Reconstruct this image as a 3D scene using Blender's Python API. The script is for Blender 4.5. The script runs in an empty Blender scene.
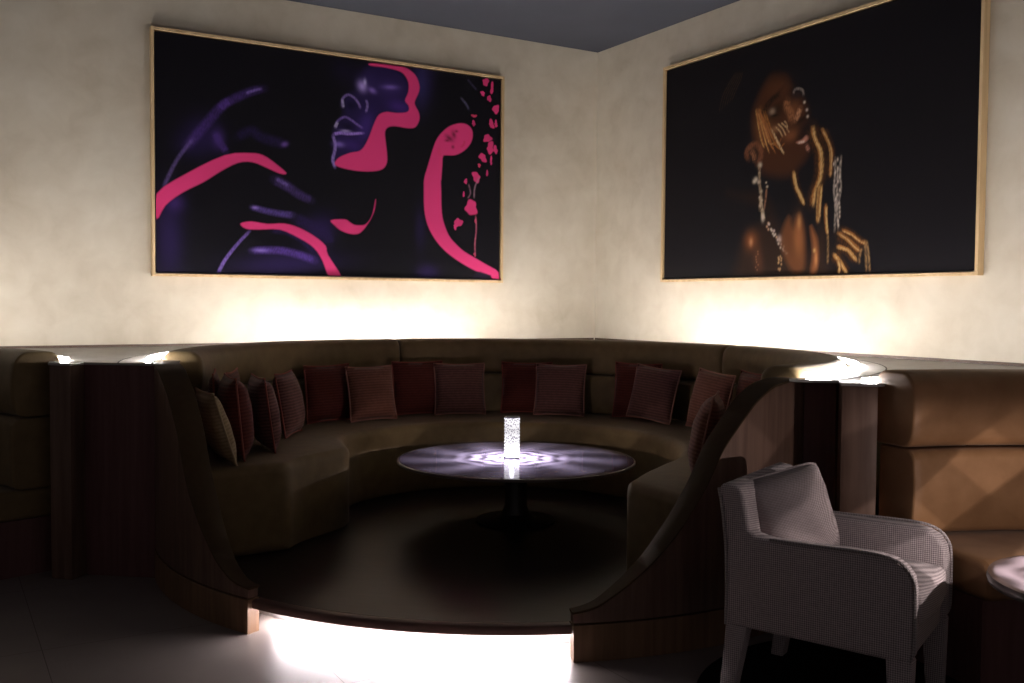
import bpy, bmesh, math, random
import numpy as np
from mathutils import Vector, Matrix
random.seed(7); np.random.seed(7)
C = bpy.context.scene.collection
R = math.radians
PI = math.pi

# ------------------------------------------------------------------ helpers
def tag(o, label=None, cat=None, group=None, kind=None):
    if label: o['label'] = label
    if cat: o['category'] = cat
    if group: o['group'] = group
    if kind: o['kind'] = kind
    return o

def finish(name, me, mat, parent=None, smooth=35):
    me.update()
    if smooth:
        me.polygons.foreach_set('use_smooth', [True] * len(me.polygons))
        me.set_sharp_from_angle(angle=R(smooth))
    me.materials.append(mat)
    o = bpy.data.objects.new(name, me); C.objects.link(o)
    if parent: o.parent = parent
    return o

def obj(name, vf, mat, parent=None, smooth=35):
    v, f = vf
    me = bpy.data.meshes.new(name); me.from_pydata([tuple(p) for p in v], [], f)
    bm = bmesh.new(); bm.from_mesh(me)
    bmesh.ops.recalc_face_normals(bm, faces=bm.faces); bm.to_mesh(me); bm.free()
    return finish(name, me, mat, parent, smooth)

def empty(name, loc=(0, 0, 0), rz=0, label=None, cat=None, group=None):
    o = bpy.data.objects.new(name, None); C.objects.link(o)
    o.empty_display_size = .1
    o.location = loc; o.rotation_euler = (0, 0, rz)
    return tag(o, label, cat, group)

def copy_tree(o, parent=None):
    c = o.copy(); C.objects.link(c)
    if parent: c.parent = parent
    for ch in list(o.children): copy_tree(ch, c)
    return c

def join(*parts):
    v, f = [], []
    for pv, pf in parts:
        b = len(v); v += list(pv); f += [tuple(i + b for i in q) for q in pf]
    return v, f

def pol(r, deg, z=0, c=(0, 0)):
    return (c[0] + r * math.cos(R(deg)), c[1] + r * math.sin(R(deg)), z)

def rrect(r0, z0, r1, z1, rad=(.02, .02, .02, .02), n=4):
    """rounded rectangle (r,z), radii for corners: (r0,z0),(r1,z0),(r1,z1),(r0,z1)"""
    out = []
    cs = [(r0, z0, 1, 1, 180), (r1, z0, -1, 1, 270), (r1, z1, -1, -1, 0), (r0, z1, 1, -1, 90)]
    for (x, y, sx, sy, a0), q in zip(cs, rad):
        cx, cy = x + sx * q, y + sy * q
        if q < 1e-5: out.append((x, y)); continue
        for k in range(n + 1):
            a = R(a0 + 90 * k / n); out.append((cx + q * math.cos(a), cy + q * math.sin(a)))
    return out

def sweep(prof, t0, t1, n, c=(0, 0), endround=0.0, var=None):
    """sweep a closed (r,z) profile round c from t0 to t1 degrees; var(t) may give another profile"""
    v, f = [], []
    ts = [t0 + (t1 - t0) * k / n for k in range(n + 1)]
    if endround:
        rm = sum(p[0] for p in prof) / len(prof) if var is None else 1.6
        d = math.degrees(endround / rm); s = 1 if t1 > t0 else -1
        extra = [0, .08, .3, .6]
        ts = [t0 + s * d * e for e in extra] + [t for t in ts if min(abs(t - t0), abs(t - t1)) > d] + [t1 - s * d * e for e in reversed(extra)]
        lo = s * d
    for t in ts:
        p = prof if var is None else var(t)
        k = 0
        if endround:
            e = min(abs(t - t0), abs(t - t1)) / abs(d)
            k = endround * (1 - math.sqrt(max(0, 1 - (1 - min(e, 1)) ** 2)))
        if k:
            mr = sum(q[0] for q in p) / len(p); mz = sum(q[1] for q in p) / len(p)
            hr = max(abs(q[0] - mr) for q in p); hz = max(abs(q[1] - mz) for q in p)
            p = [(mr + (q[0] - mr) * (1 - k / hr), mz + (q[1] - mz) * (1 - k / hz)) for q in p]
        v += [pol(q[0], t, q[1], c) for q in p]
    m = len(prof if var is None else var(t0)); N = len(ts)
    full = abs(abs(t1 - t0) - 360) < 1e-6
    for i in range(N - 1):
        for j in range(m):
            a, b = i * m + j, i * m + (j + 1) % m
            f.append((a, b, b + m, a + m))
    if not full:
        f.append(tuple(range(m))); f.append(tuple((N - 1) * m + j for j in reversed(range(m))))
    return v, f

def lathe(prof, n=48, c=(0, 0, 0)):
    """revolve an open (r,z) profile; r=0 ends close themselves with a cap"""
    v, f = [], []; m = len(prof)
    for i in range(n):
        for r, z in prof: v.append(pol(r, 360 * i / n, 0, c)[:2] + (c[2] + z,))
    for i in range(n):
        k = (i + 1) % n
        for j in range(m - 1): f.append((i * m + j, k * m + j, k * m + j + 1, i * m + j + 1))
    f.append(tuple(i * m for i in range(n))); f.append(tuple(i * m + m - 1 for i in range(n)))
    return v, f

def bevelled(vf, w, seg=3, ang=30):
    v, f = vf
    me = bpy.data.meshes.new('t'); me.from_pydata([tuple(p) for p in v], [], f)
    bm = bmesh.new(); bm.from_mesh(me); bpy.data.meshes.remove(me)
    bmesh.ops.recalc_face_normals(bm, faces=bm.faces)
    es = [e for e in bm.edges if len(e.link_faces) == 2 and e.calc_face_angle(0) > R(ang)]
    bmesh.ops.bevel(bm, geom=es, offset=w, segments=seg, profile=.5, affect='EDGES', clamp_overlap=True)
    bm.verts.index_update()
    out = ([tuple(q.co) for q in bm.verts], [tuple(q.index for q in fc.verts) for fc in bm.faces])
    bm.free(); return out

def box(x0, x1, y0, y1, z0, z1):
    v = [(x, y, z) for z in (z0, z1) for x, y in ((x0, y0), (x1, y0), (x1, y1), (x0, y1))]
    return v, [(3, 2, 1, 0), (4, 5, 6, 7), (0, 1, 5, 4), (1, 2, 6, 5), (2, 3, 7, 6), (3, 0, 4, 7)]

def prism(pts, axis, a, b):
    """extrude a 2D outline: axis 'y' -> pts are (x,z); axis 'z' -> pts are (x,y)"""
    n = len(pts)
    if axis == 'y': v = [(x, a, z) for x, z in pts] + [(x, b, z) for x, z in pts]
    else: v = [(x, y, a) for x, y in pts] + [(x, y, b) for x, y in pts]
    f = [tuple(range(n)), tuple(reversed(range(n, 2 * n)))] + [(i, (i + 1) % n, (i + 1) % n + n, i + n) for i in range(n)]
    return v, f

def tube(pts, r, n=8, closed=False):
    P = [Vector(p) for p in pts]; N = len(P); v, f = [], []
    for i in range(N):
        a = P[(i - 1) % N] if closed or i > 0 else P[i]; b = P[(i + 1) % N] if closed or i < N - 1 else P[i]
        t = (b - a).normalized()
        u = t.cross(Vector((0.13, 0.31, 0.94))).normalized(); w = t.cross(u)
        for k in range(n):
            q = P[i] + r * (math.cos(2 * PI * k / n) * u + math.sin(2 * PI * k / n) * w); v.append(tuple(q))
    for i in range(N if closed else N - 1):
        for k in range(n):
            j = (i + 1) % N
            f.append((i * n + k, i * n + (k + 1) % n, j * n + (k + 1) % n, j * n + k))
    if not closed: f.append(tuple(range(n))); f.append(tuple((N - 1) * n + k for k in range(n)))
    return v, f

def catmull(pts, per=8, closed=False):
    P = [np.array(p, float) for p in pts]; N = len(P); out = []
    for i in range(N if closed else N - 1):
        if closed: p0, p1, p2, p3 = P[i - 1], P[i], P[(i + 1) % N], P[(i + 2) % N]
        else: p0, p1, p2, p3 = P[max(i - 1, 0)], P[i], P[i + 1], P[min(i + 2, N - 1)]
        for k in range(per):
            t = k / per
            out.append(.5 * (2 * p1 + (p2 - p0) * t + (2 * p0 - 5 * p1 + 4 * p2 - p3) * t * t + (3 * p1 - p0 - 3 * p2 + p3) * t ** 3))
    if not closed: out.append(P[-1])
    return out

# ------------------------------------------------------------------ materials
def new_mat(name):
    m = bpy.data.materials.new(name); m.use_nodes = True
    nt = m.node_tree; b = nt.nodes['Principled BSDF']
    return m, nt, b
def node(nt, t, **kw):
    n = nt.nodes.new(t)
    for k, v in kw.items():
        if k in n.inputs: n.inputs[k].default_value = v
        else: setattr(n, k, v)
    return n
def lk(nt, a, b): nt.links.new(a, b)
def math_n(nt, op, a, b=None, clamp=False):
    n = nt.nodes.new('ShaderNodeMath'); n.operation = op; n.use_clamp = clamp
    for i, x in enumerate((a, b)):
        if x is None: continue
        if isinstance(x, (int, float)): n.inputs[i].default_value = x
        else: nt.links.new(x, n.inputs[i])
    return n.outputs[0]
def ramp(nt, fac, stops):
    n = nt.nodes.new('ShaderNodeValToRGB'); cr = n.color_ramp
    while len(cr.elements) < len(stops): cr.elements.new(.5)
    for e, (p, c) in zip(cr.elements, stops): e.position = p; e.color = tuple(c) + (1,)
    lk(nt, fac, n.inputs[0]); return n.outputs[0]
def bump(nt, b, h, strength=.3, dist=.01):
    n = node(nt, 'ShaderNodeBump', Strength=strength, Distance=dist); lk(nt, h, n.inputs['Height']); lk(nt, n.outputs[0], b.inputs['Normal'])

def mottled(name, c0, c1, scale=8, rough=.6, bstr=.15, detail=4, spec=.5, stretch=(1, 1, 1), bscale=None, coat=0, sheen=0):
    m, nt, b = new_mat(name)
    tc = node(nt, 'ShaderNodeTexCoord'); mp = node(nt, 'ShaderNodeMapping'); mp.inputs['Scale'].default_value = stretch
    lk(nt, tc.outputs['Object'], mp.inputs[0])
    n = node(nt, 'ShaderNodeTexNoise', Scale=scale, Detail=detail); lk(nt, mp.outputs[0], n.inputs['Vector'])
    lk(nt, ramp(nt, n.outputs['Fac'], [(.3, c0), (.7, c1)]), b.inputs['Base Color'])
    b.inputs['Roughness'].default_value = rough; b.inputs['Specular IOR Level'].default_value = spec
    b.inputs['Coat Weight'].default_value = coat
    if sheen: b.inputs['Sheen Weight'].default_value = sheen
    if bstr:
        n2 = n
        if bscale: n2 = node(nt, 'ShaderNodeTexNoise', Scale=bscale, Detail=3); lk(nt, mp.outputs[0], n2.inputs['Vector'])
        bump(nt, b, n2.outputs['Fac'], bstr, .004)
    return m

def plain(name, c, rough=.5, metal=0, spec=.5):
    return mottled(name, [x * .92 for x in c], [min(1, x * 1.06) for x in c], 30, rough, .03, spec=spec)

def emit(name, c, s):
    m, nt, b = new_mat(name)
    b.inputs['Base Color'].default_value = (.8, .8, .8, 1)
    b.inputs['Emission Color'].default_value = tuple(c) + (1,); b.inputs['Emission Strength'].default_value = s
    return m

# plaster walls: trowelled cream render
def plaster():
    m, nt, b = new_mat('cream_plaster')
    tc = node(nt, 'ShaderNodeTexCoord')
    n1 = node(nt, 'ShaderNodeTexNoise', Scale=1.3, Detail=6, Distortion=.6); lk(nt, tc.outputs['Object'], n1.inputs['Vector'])
    n2 = node(nt, 'ShaderNodeTexNoise', Scale=5.5, Detail=9, Distortion=.35); lk(nt, tc.outputs['Object'], n2.inputs['Vector'])
    s = math_n(nt, 'ADD', math_n(nt, 'MULTIPLY', n1.outputs['Fac'], .5), math_n(nt, 'MULTIPLY', n2.outputs['Fac'], .5))
    lk(nt, ramp(nt, s, [(.33, (.455, .39, .295)), (.5, (.528, .464, .362)), (.68, (.59, .53, .428))]), b.inputs['Base Color'])
    b.inputs['Roughness'].default_value = .7; b.inputs['Specular IOR Level'].default_value = .25
    h = math_n(nt, 'ADD', n2.outputs['Fac'], math_n(nt, 'MULTIPLY', n1.outputs['Fac'], .6))
    bump(nt, b, h, .14, .01)
    return m

def wood(name, c0, c1, rough=.45, axis='z', scale=9, spec=.35):
    m, nt, b = new_mat(name)
    tc = node(nt, 'ShaderNodeTexCoord'); mp = node(nt, 'ShaderNodeMapping')
    mp.inputs['Scale'].default_value = {'z': (1, 1, .06), 'x': (.06, 1, 1), 'y': (1, .06, 1)}[axis]
    lk(nt, tc.outputs['Object'], mp.inputs[0])
    n = node(nt, 'ShaderNodeTexNoise', Scale=scale * 4, Detail=6, Distortion=.4); lk(nt, mp.outputs[0], n.inputs['Vector'])
    n2 = node(nt, 'ShaderNodeTexNoise', Scale=scale, Detail=2); lk(nt, mp.outputs[0], n2.inputs['Vector'])
    s = math_n(nt, 'ADD', math_n(nt, 'MULTIPLY', n.outputs['Fac'], .6), math_n(nt, 'MULTIPLY', n2.outputs['Fac'], .4))
    lk(nt, ramp(nt, s, [(.36, c0), (.64, c1)]), b.inputs['Base Color'])
    b.inputs['Roughness'].default_value = rough; b.inputs['Specular IOR Level'].default_value = spec
    bump(nt, b, n.outputs['Fac'], .08, .002)
    return m

def weave(name, c0, c1, k=420, rough=.85, bs=.5):
    """basket weave cloth: diagonal threads from crossed waves"""
    m, nt, b = new_mat(name)
    tc = node(nt, 'ShaderNodeTexCoord'); sp = node(nt, 'ShaderNodeSeparateXYZ'); lk(nt, tc.outputs['Object'], sp.inputs[0])
    x, y, z = sp.outputs
    a = math_n(nt, 'SINE', math_n(nt, 'MULTIPLY', math_n(nt, 'ADD', math_n(nt, 'ADD', x, y), z), k))
    c = math_n(nt, 'SINE', math_n(nt, 'MULTIPLY', math_n(nt, 'SUBTRACT', math_n(nt, 'ADD', x, math_n(nt, 'MULTIPLY', y, .8)), z), k))
    h = math_n(nt, 'ADD', math_n(nt, 'MULTIPLY', math_n(nt, 'MULTIPLY', a, c), .5), .5)
    no = node(nt, 'ShaderNodeTexNoise', Scale=60, Detail=3); lk(nt, tc.outputs['Object'], no.inputs['Vector'])
    hh = math_n(nt, 'ADD', math_n(nt, 'MULTIPLY', h, .75), math_n(nt, 'MULTIPLY', no.outputs['Fac'], .25))
    lk(nt, ramp(nt, hh, [(.2, c0), (.8, c1)]), b.inputs['Base Color'])
    b.inputs['Roughness'].default_value = rough; b.inputs['Specular IOR Level'].default_value = .15
    b.inputs['Sheen Weight'].default_value = .15
    bump(nt, b, hh, bs, .004)
    return m

def ribbed(name, c0, c1, k=330, axis='Z'):
    m, nt, b = new_mat(name)
    tc = node(nt, 'ShaderNodeTexCoord'); sp = node(nt, 'ShaderNodeSeparateXYZ'); lk(nt, tc.outputs['Object'], sp.inputs[0])
    no = node(nt, 'ShaderNodeTexNoise', Scale=40, Detail=4); lk(nt, tc.outputs['Object'], no.inputs['Vector'])
    a = math_n(nt, 'SINE', math_n(nt, 'ADD', math_n(nt, 'MULTIPLY', sp.outputs[axis], k), math_n(nt, 'MULTIPLY', no.outputs['Fac'], 1.6)))
    h = math_n(nt, 'ADD', math_n(nt, 'MULTIPLY', a, .3), math_n(nt, 'MULTIPLY', no.outputs['Fac'], .9))
    lk(nt, ramp(nt, h, [(.15, c0), (.8, c1)]), b.inputs['Base Color'])
    b.inputs['Roughness'].default_value = .8; b.inputs['Specular IOR Level'].default_value = .2; b.inputs['Sheen Weight'].default_value = .1
    bump(nt, b, h, .4, .004)
    return m

def tiles():
    """big polished floor tiles laid square to the walls, thin dark joints"""
    m, nt, b = new_mat('floor_tiles')
    tc = node(nt, 'ShaderNodeTexCoord'); sp = node(nt, 'ShaderNodeSeparateXYZ'); lk(nt, tc.outputs['Object'], sp.inputs[0])
    x, y = sp.outputs[0], sp.outputs[1]
    def joint(s, off):
        q = math_n(nt, 'DIVIDE', math_n(nt, 'SUBTRACT', s, off), .99 * 1.41421)
        d = math_n(nt, 'ABSOLUTE', math_n(nt, 'SUBTRACT', math_n(nt, 'FRACT', math_n(nt, 'ADD', q, 40.5)), .5))
        return math_n(nt, 'LESS_THAN', d, .0017)
    j = math_n(nt, 'MAXIMUM', joint(math_n(nt, 'ADD', x, y), -2.346), joint(math_n(nt, 'SUBTRACT', y, x), -2.315))
    n = node(nt, 'ShaderNodeTexNoise', Scale=2.2, Detail=6); lk(nt, tc.outputs['Object'], n.inputs['Vector'])
    col = ramp(nt, n.outputs['Fac'], [(.3, (.27, .232, .212)), (.7, (.33, .287, .262))])
    mx = nt.nodes.new('ShaderNodeMix'); mx.data_type = 'RGBA'; lk(nt, j, mx.inputs[0]); lk(nt, col, mx.inputs[6]); mx.inputs[7].default_value = (.10, .075, .065, 1)
    lk(nt, mx.outputs[2], b.inputs['Base Color'])
    b.inputs['Roughness'].default_value = .38; b.inputs['Specular IOR Level'].default_value = .35
    return m

M = {}
M['plaster'] = plaster()
M['ceiling'] = mottled('slate_blue_ceiling', (.036, .038, .050), (.041, .044, .057), 3, .9, .05)
M['tiles'] = tiles()
M['panel'] = wood('walnut_veneer', (.125, .072, .052), (.205, .125, .092))
M['panel_dark'] = wood('dark_red_veneer', (.125, .054, .054), (.18, .084, .080), .6)
M['plinth'] = wood('oak_plinth', (.17, .095, .052), (.26, .15, .085))
M['cap'] = plain('smoked_edge_band', (.07, .045, .024), .6, spec=.1)
M['deck'] = mottled('dark_stained_boards', (.017, .0122, .0095), (.026, .019, .0146), 5, .38, .06, stretch=(1, 6, 1), spec=.4)
M['nosing'] = wood('red_brown_nosing', (.10, .05, .042), (.15, .08, .066), .4, 'x')
M['olive'] = mottled('olive_brown_upholstery', (.155, .104, .044), (.195, .132, .058), 14, .62, .18, bscale=160, spec=.3, sheen=.1)
M['tan'] = mottled('tan_brown_upholstery', (.265, .135, .058), (.33, .175, .08), 10, .55, .15, bscale=160, spec=.35, sheen=.1)
M['stone'] = mottled('pale_stone_top', (.42, .39, .36), (.52, .49, .46), 9, .3, .04, detail=8)
M['joint'] = plain('dark_joint', (.05, .04, .035), .6)
M['darktrim'] = wood('dark_wall_trim', (.07, .04, .025), (.10, .06, .04), .5, 'x')
M['led'] = emit('led_diffuser', (1.0, .972, .975), 112)
M['led_step'] = emit('led_step_diffuser', (1.0, .90, .93), 105)
M['white'] = plain('white_riser', (.85, .83, .82), .5)
M['table'] = mottled('smoked_stone_tabletop', (.16, .14, .17), (.23, .20, .24), 6, .045, .0, detail=8, spec=.6)
M['table_edge'] = plain('bronze_table_edge', (.10, .075, .07), .3)
M['table_leg'] = plain('blackened_steel', (.025, .02, .02), .4)
M['marble'] = mottled('pale_marble_top', (.38, .36, .38), (.55, .52, .54), 7, .12, 0, detail=10)
M['grey'] = weave('grey_basket_weave', (.20, .168, .172), (.72, .625, .635), k=400)
M['greyp'] = weave('grey_pillow_weave', (.22, .185, .185), (.54, .46, .465), k=520)
M['welt'] = weave('grey_welt_cord', (.22, .19, .19), (.48, .43, .43), k=300)
M['red'] = ribbed('dark_red_cushion_cloth', (.075, .013, .009), (.118, .022, .014))
M['mauve'] = ribbed('mauve_brown_cushion_cloth', (.10, .042, .035), (.175, .076, .063))
M['rust'] = ribbed('rust_brown_cushion_cloth', (.14, .053, .035), (.225, .09, .06))
M['cream'] = ribbed('sand_cushion_cloth', (.30, .22, .12), (.42, .31, .18))
M['pip_red'] = plain('red_piping_cord', (.26, .06, .04), .8)
M['pip_mauve'] = plain('mauve_piping_cord', (.33, .15, .11), .8)
M['pip_sand'] = plain('sand_piping_cord', (.45, .34, .2), .8)
M['pine'] = wood('pale_oak_frame', (.50, .34, .17), (.66, .47, .26), .5, 'z', 6)
M['rug'] = mottled('charcoal_rug_pile', (.010, .008, .008), (.020, .016, .016), 90, .95, .4, spec=.05)
M['chrome'] = plain('grey_metal_cap', (.35, .35, .38), .25)
# ------------------------------------------------------------------ the two prints, in metres on their canvases
ART_BODY_PAINT=[
('b',0.121,0.289,0.096,0.3135,0,(0.018,0.01,0.052),0.8),
('b',0.162,0.538,0.064,0.066,0,(0.055,0.025,0.15),0.5),
('b',0.362,1.044,0.1305,0.126,0,(0.018,0.01,0.052),0.8),
('b',0.263,0.964,0.098,0.084,0,(0.018,0.01,0.052),0.5),
('b',0.475,1.026,0.0435,0.0725,0,(0.055,0.025,0.15),0.7),
('b',1.007,0.114,0.396,0.0875,-5,(0.018,0.01,0.052),0.8),
('b',1.263,0.389,0.133,0.105,-40,(0.018,0.01,0.052),0.9),
('b',2.203,0.065,0.096,0.0725,0,(0.018,0.01,0.052),1),
('b',2.136,0.443,0.048,0.174,0,(0.018,0.01,0.052),0.5),
('b',2.163,1.657,0.096,0.174,0,(0.018,0.01,0.052),0.6),
('b',2.134,1.643,0.068,0.186,0,(0.03,0.025,0.1),0.7),
('s',[(0.829,1.441),(0.739,1.413),(0.621,1.352),(0.534,1.298),(0.476,1.242),(0.404,1.148),(0.319,1.04),(0.249,0.948)],0.008,0.03,(0.055,0.025,0.15),0.04,0.75),
('s',[(0.799,1.435),(0.739,1.413),(0.687,1.388)],0.004,0.008,(0.26,0.17,0.5),0.012,0.6),
('s',[(0.556,1.315),(0.519,1.287),(0.49,1.258)],0.02,0.02,(0.1,0.045,0.25),0.03,0.7),
('s',[(0.294,1.01),(0.18,0.852),(0.084,0.648)],0.004,0.004,(0.26,0.17,0.5),0.02,0.3),
('s',[(0.45,1.066),(0.491,1.002),(0.533,0.939)],0.012,0.02,(0.055,0.025,0.15),0.03,0.8),
('s',[(0.62,1.053),(0.723,1.114),(0.798,1.07),(0.98,1.033)],0.006,0.02,(0.018,0.01,0.052),0.05,0.8),
('b',0.98,1.033,0.0279,0.018,-20,(0.12,0.06,0.25),0.9),
('s',[(0.71,0.356),(0.606,0.241),(0.521,0.127),(0.474,0.036)],0.009,0.014,(0.17,0.1,0.36),0.012,0.9),
('s',[(0.901,0.757),(1.007,0.709),(1.098,0.654),(1.198,0.616)],0.03,0.012,(0.055,0.03,0.13),0.04,0.8),
('s',[(0.918,0.764),(1.007,0.718)],0.006,0.006,(0.26,0.17,0.5),0.02,0.4),
('s',[(0.725,0.536),(0.83,0.516),(0.936,0.499),(1.052,0.493)],0.006,0.016,(0.085,0.05,0.22),0.03,0.85),
('b',0.751,0.534,0.0238,0.0102,0,(0.26,0.17,0.5),0.9),
('s',[(1.061,0.467),(1.189,0.421),(1.319,0.355),(1.338,0.285)],0.03,0.03,(0.018,0.01,0.052),0.05,0.9),
('s',[(0.724,0.207),(0.829,0.214),(0.971,0.213),(1.097,0.187),(1.226,0.147)],0.01,0.02,(0.085,0.04,0.24),0.035,0.85),
('b',0.794,0.212,0.0525,0.0123,0,(0.26,0.17,0.5),0.7),
('s',[(0.882,0.372),(1.007,0.36),(1.134,0.295),(1.226,0.209)],0.02,0.02,(0.018,0.01,0.052),0.03,0.9),
('p',[(1.682,1.725),(1.911,1.724),(2.022,1.614),(2.031,1.414),(1.795,1.35),(1.729,1.275),(1.647,1.092),(1.582,1.018),(1.39,0.912),(1.374,1.031),(1.382,1.151),(1.39,1.211),(1.469,1.324),(1.445,1.396),(1.485,1.468),(1.581,1.517),(1.605,1.595)],(0.018,0.01,0.055),0.06,0.9),
('b',1.861,1.565,0.119,0.0698,0,(0.035,0.018,0.1),0.9),
('b',1.946,1.42,0.102,0.0542,10,(0.045,0.018,0.14),0.9),
('b',1.647,1.236,0.066,0.124,20,(0.042,0.02,0.14),0.9),
('b',1.533,1.075,0.099,0.0543,20,(0.035,0.016,0.115),0.9),
('b',1.662,1.587,0.099,0.09,0,(0.03,0.017,0.085),0.8),
('b',1.453,1.651,0.096,0.09,0,(0.012,0.008,0.03),0.5),
('b',1.617,1.551,0.0352,0.042,-25,(0.36,0.26,0.62),1),
('b',1.64,1.584,0.0132,0.027,0,(0.5,0.4,0.75),0.8),
('b',1.704,1.528,0.033,0.021,20,(0.22,0.13,0.45),0.9),
('b',1.861,1.572,0.0612,0.0186,-5,(0.16,0.1,0.36),0.9),
('b',1.525,1.39,0.048,0.042,0,(0.006,0.004,0.02),0.95),
('s',[(1.45,1.367),(1.453,1.434),(1.501,1.47),(1.557,1.446),(1.59,1.405),(1.601,1.376)],0.003,0.004,(0.24,0.16,0.42),0.014,0.85),
('s',[(1.45,1.43),(1.459,1.368)],0.008,0.008,(0.4,0.35,0.55),0.01,0.8),
('s',[(1.651,1.446),(1.663,1.405),(1.651,1.351)],0.003,0.004,(0.26,0.18,0.45),0.014,0.8),
('s',[(1.398,1.197),(1.409,1.25),(1.469,1.291),(1.525,1.273),(1.582,1.238),(1.622,1.219)],0.003,0.004,(0.2,0.12,0.4),0.014,0.85),
('b',1.493,1.221,0.072,0.033,8,(0.007,0.004,0.02),0.95),
('s',[(1.382,1.148),(1.437,1.162),(1.501,1.162),(1.631,1.179)],0.012,0.006,(0.34,0.2,0.62),0.014,0.95),
('b',1.477,1.182,0.04,0.0105,0,(0.4,0.3,0.6),0.7),
('b',1.422,1.072,0.0434,0.021,0,(0.2,0.12,0.42),0.8),
('s',[(1.371,1.135),(1.39,1.077),(1.387,1.017),(1.371,0.948),(1.39,0.885)],0.009,0.009,(0.3,0.2,0.55),0.014,0.9),
('s',[(1.39,1.204),(1.409,1.243)],0.01,0.01,(0.4,0.35,0.5),0.012,0.8),
('p',[(0.037,0.596),(0.247,0.755),(0.525,0.911),(0.716,0.943),(0.813,0.935),(0.912,0.878),(0.995,0.813),(0.945,0.806),(0.846,0.841),(0.732,0.877),(0.62,0.862),(0.493,0.789),(0.369,0.702),(0.216,0.614),(0.096,0.514),(0.036,0.413)],(0.63,0.042,0.165),0.012,1),
('p',[(0.64,0.408),(0.721,0.428),(0.845,0.415),(0.978,0.424),(1.096,0.397),(1.216,0.339),(1.31,0.266),(1.331,0.193),(1.445,0.018),(1.345,0.016),(1.286,0.148),(1.216,0.246),(1.096,0.318),(0.944,0.377),(0.779,0.37),(0.682,0.372)],(0.63,0.042,0.165),0.012,1),
('p',[(1.682,1.741),(1.794,1.747),(1.911,1.747),(2.004,1.744),(2.082,1.699),(2.12,1.626),(2.117,1.563),(2.083,1.489),(2.083,1.451),(2.118,1.392),(2.121,1.33),(2.084,1.271),(2.015,1.257),(1.913,1.262),(1.845,1.248),(1.815,1.207),(1.821,1.131),(1.833,1.039),(1.833,0.962),(1.796,0.906),(1.713,0.881),(1.582,0.874),(1.454,0.887),(1.387,0.912),(1.422,0.967),(1.517,1.013),(1.598,1.035),(1.647,1.092),(1.688,1.18),(1.721,1.266),(1.762,1.339),(1.828,1.369),(1.912,1.37),(1.997,1.382),(2.028,1.406),(2.023,1.444),(1.993,1.48),(2.022,1.553),(2.022,1.63),(1.979,1.694),(1.911,1.717),(1.794,1.725),(1.687,1.723)],(0.63,0.042,0.165),0.012,1),
('p',[(1.355,0.468),(1.47,0.481),(1.51,0.463),(1.551,0.442),(1.599,0.44),(1.648,0.45),(1.689,0.495),(1.714,0.558),(1.732,0.648),(1.737,0.648),(1.727,0.574),(1.698,0.503),(1.657,0.44),(1.624,0.4),(1.583,0.371),(1.518,0.368),(1.438,0.392),(1.39,0.427)],(0.63,0.042,0.165),0.012,1),
('p',[(2.263,1.145),(2.295,1.207),(2.344,1.263),(2.41,1.313),(2.493,1.343),(2.561,1.343),(2.612,1.31),(2.626,1.252),(2.604,1.183),(2.545,1.119),(2.461,1.074),(2.378,1.065),(2.342,1.053),(2.336,0.976),(2.327,0.853),(2.323,0.849),(2.327,0.761),(2.331,0.614),(2.348,0.512),(2.399,0.395),(2.466,0.324),(2.551,0.26),(2.654,0.21),(2.758,0.16),(2.89,0.092),(2.891,0.003),(2.829,0.032),(2.802,0.062),(2.689,0.09),(2.569,0.14),(2.45,0.204),(2.35,0.275),(2.267,0.361),(2.201,0.475),(2.171,0.605),(2.167,0.78),(2.168,0.838),(2.179,0.891),(2.199,0.951),(2.227,1.04)],(0.63,0.042,0.165),0.012,1),
('p',[(2.794,0.024),(2.815,0.063),(2.797,0.068),(2.672,0.093),(2.638,-0.001),(2.794,0.001)],(0.012,0.008,0.02),0.012,0.9),
('b',2.402,1.209,0.0429,0.0203,30,(0.12,0.01,0.03),0.9),
('b',2.444,1.243,0.0198,0.0319,-20,(0.12,0.01,0.03),0.9),
('b',2.381,1.188,0.0231,0.0116,0,(0.12,0.01,0.03),0.9),
('b',2.469,1.274,0.0165,0.0116,0,(0.12,0.01,0.03),0.9),
('b',2.436,1.139,0.0136,0.0145,0,(0.12,0.01,0.03),0.9),
('s',[(2.511,1.145),(2.541,1.17),(2.545,1.2)],0.006,0.006,(0.5,0.03,0.09),0.014,0.8),
('s',[(2.312,1.121),(2.304,1.076),(2.337,1.057)],0.01,0.01,(0.6,0.04,0.12),0.02,0.6),
('e',2.749,1.721,0.035,0.033,-40,(0.63,0.042,0.165),0.95),
('e',2.812,1.668,0.0158,0.051,5,(0.63,0.042,0.165),0.95),
('e',2.721,1.62,0.0204,0.024,0,(0.63,0.042,0.165),0.95),
('e',2.785,1.583,0.021,0.03,0,(0.63,0.042,0.165),0.95),
('e',2.852,1.5,0.0315,0.048,20,(0.63,0.042,0.165),0.95),
('e',2.637,1.42,0.0272,0.0135,0,(0.5,0.04,0.1),0.95),
('e',2.634,1.357,0.0153,0.033,-5,(0.63,0.042,0.165),0.95),
('e',2.809,1.367,0.0245,0.0405,-25,(0.63,0.042,0.165),0.95),
('e',2.853,1.372,0.014,0.0403,0,(0.63,0.042,0.165),0.95),
('e',2.77,1.243,0.0385,0.039,30,(0.63,0.042,0.165),0.95),
('e',2.799,1.163,0.0323,0.063,15,(0.63,0.042,0.165),0.95),
('e',2.85,1.152,0.0193,0.048,-10,(0.63,0.042,0.165),0.95),
('e',2.725,1.074,0.034,0.042,-45,(0.63,0.042,0.165),0.95),
('e',2.691,1.004,0.0136,0.021,-20,(0.5,0.04,0.1),0.95),
('e',2.807,1.05,0.0105,0.039,0,(0.63,0.042,0.165),0.95),
('e',2.663,0.902,0.0385,0.048,-30,(0.63,0.042,0.165),0.95),
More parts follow.
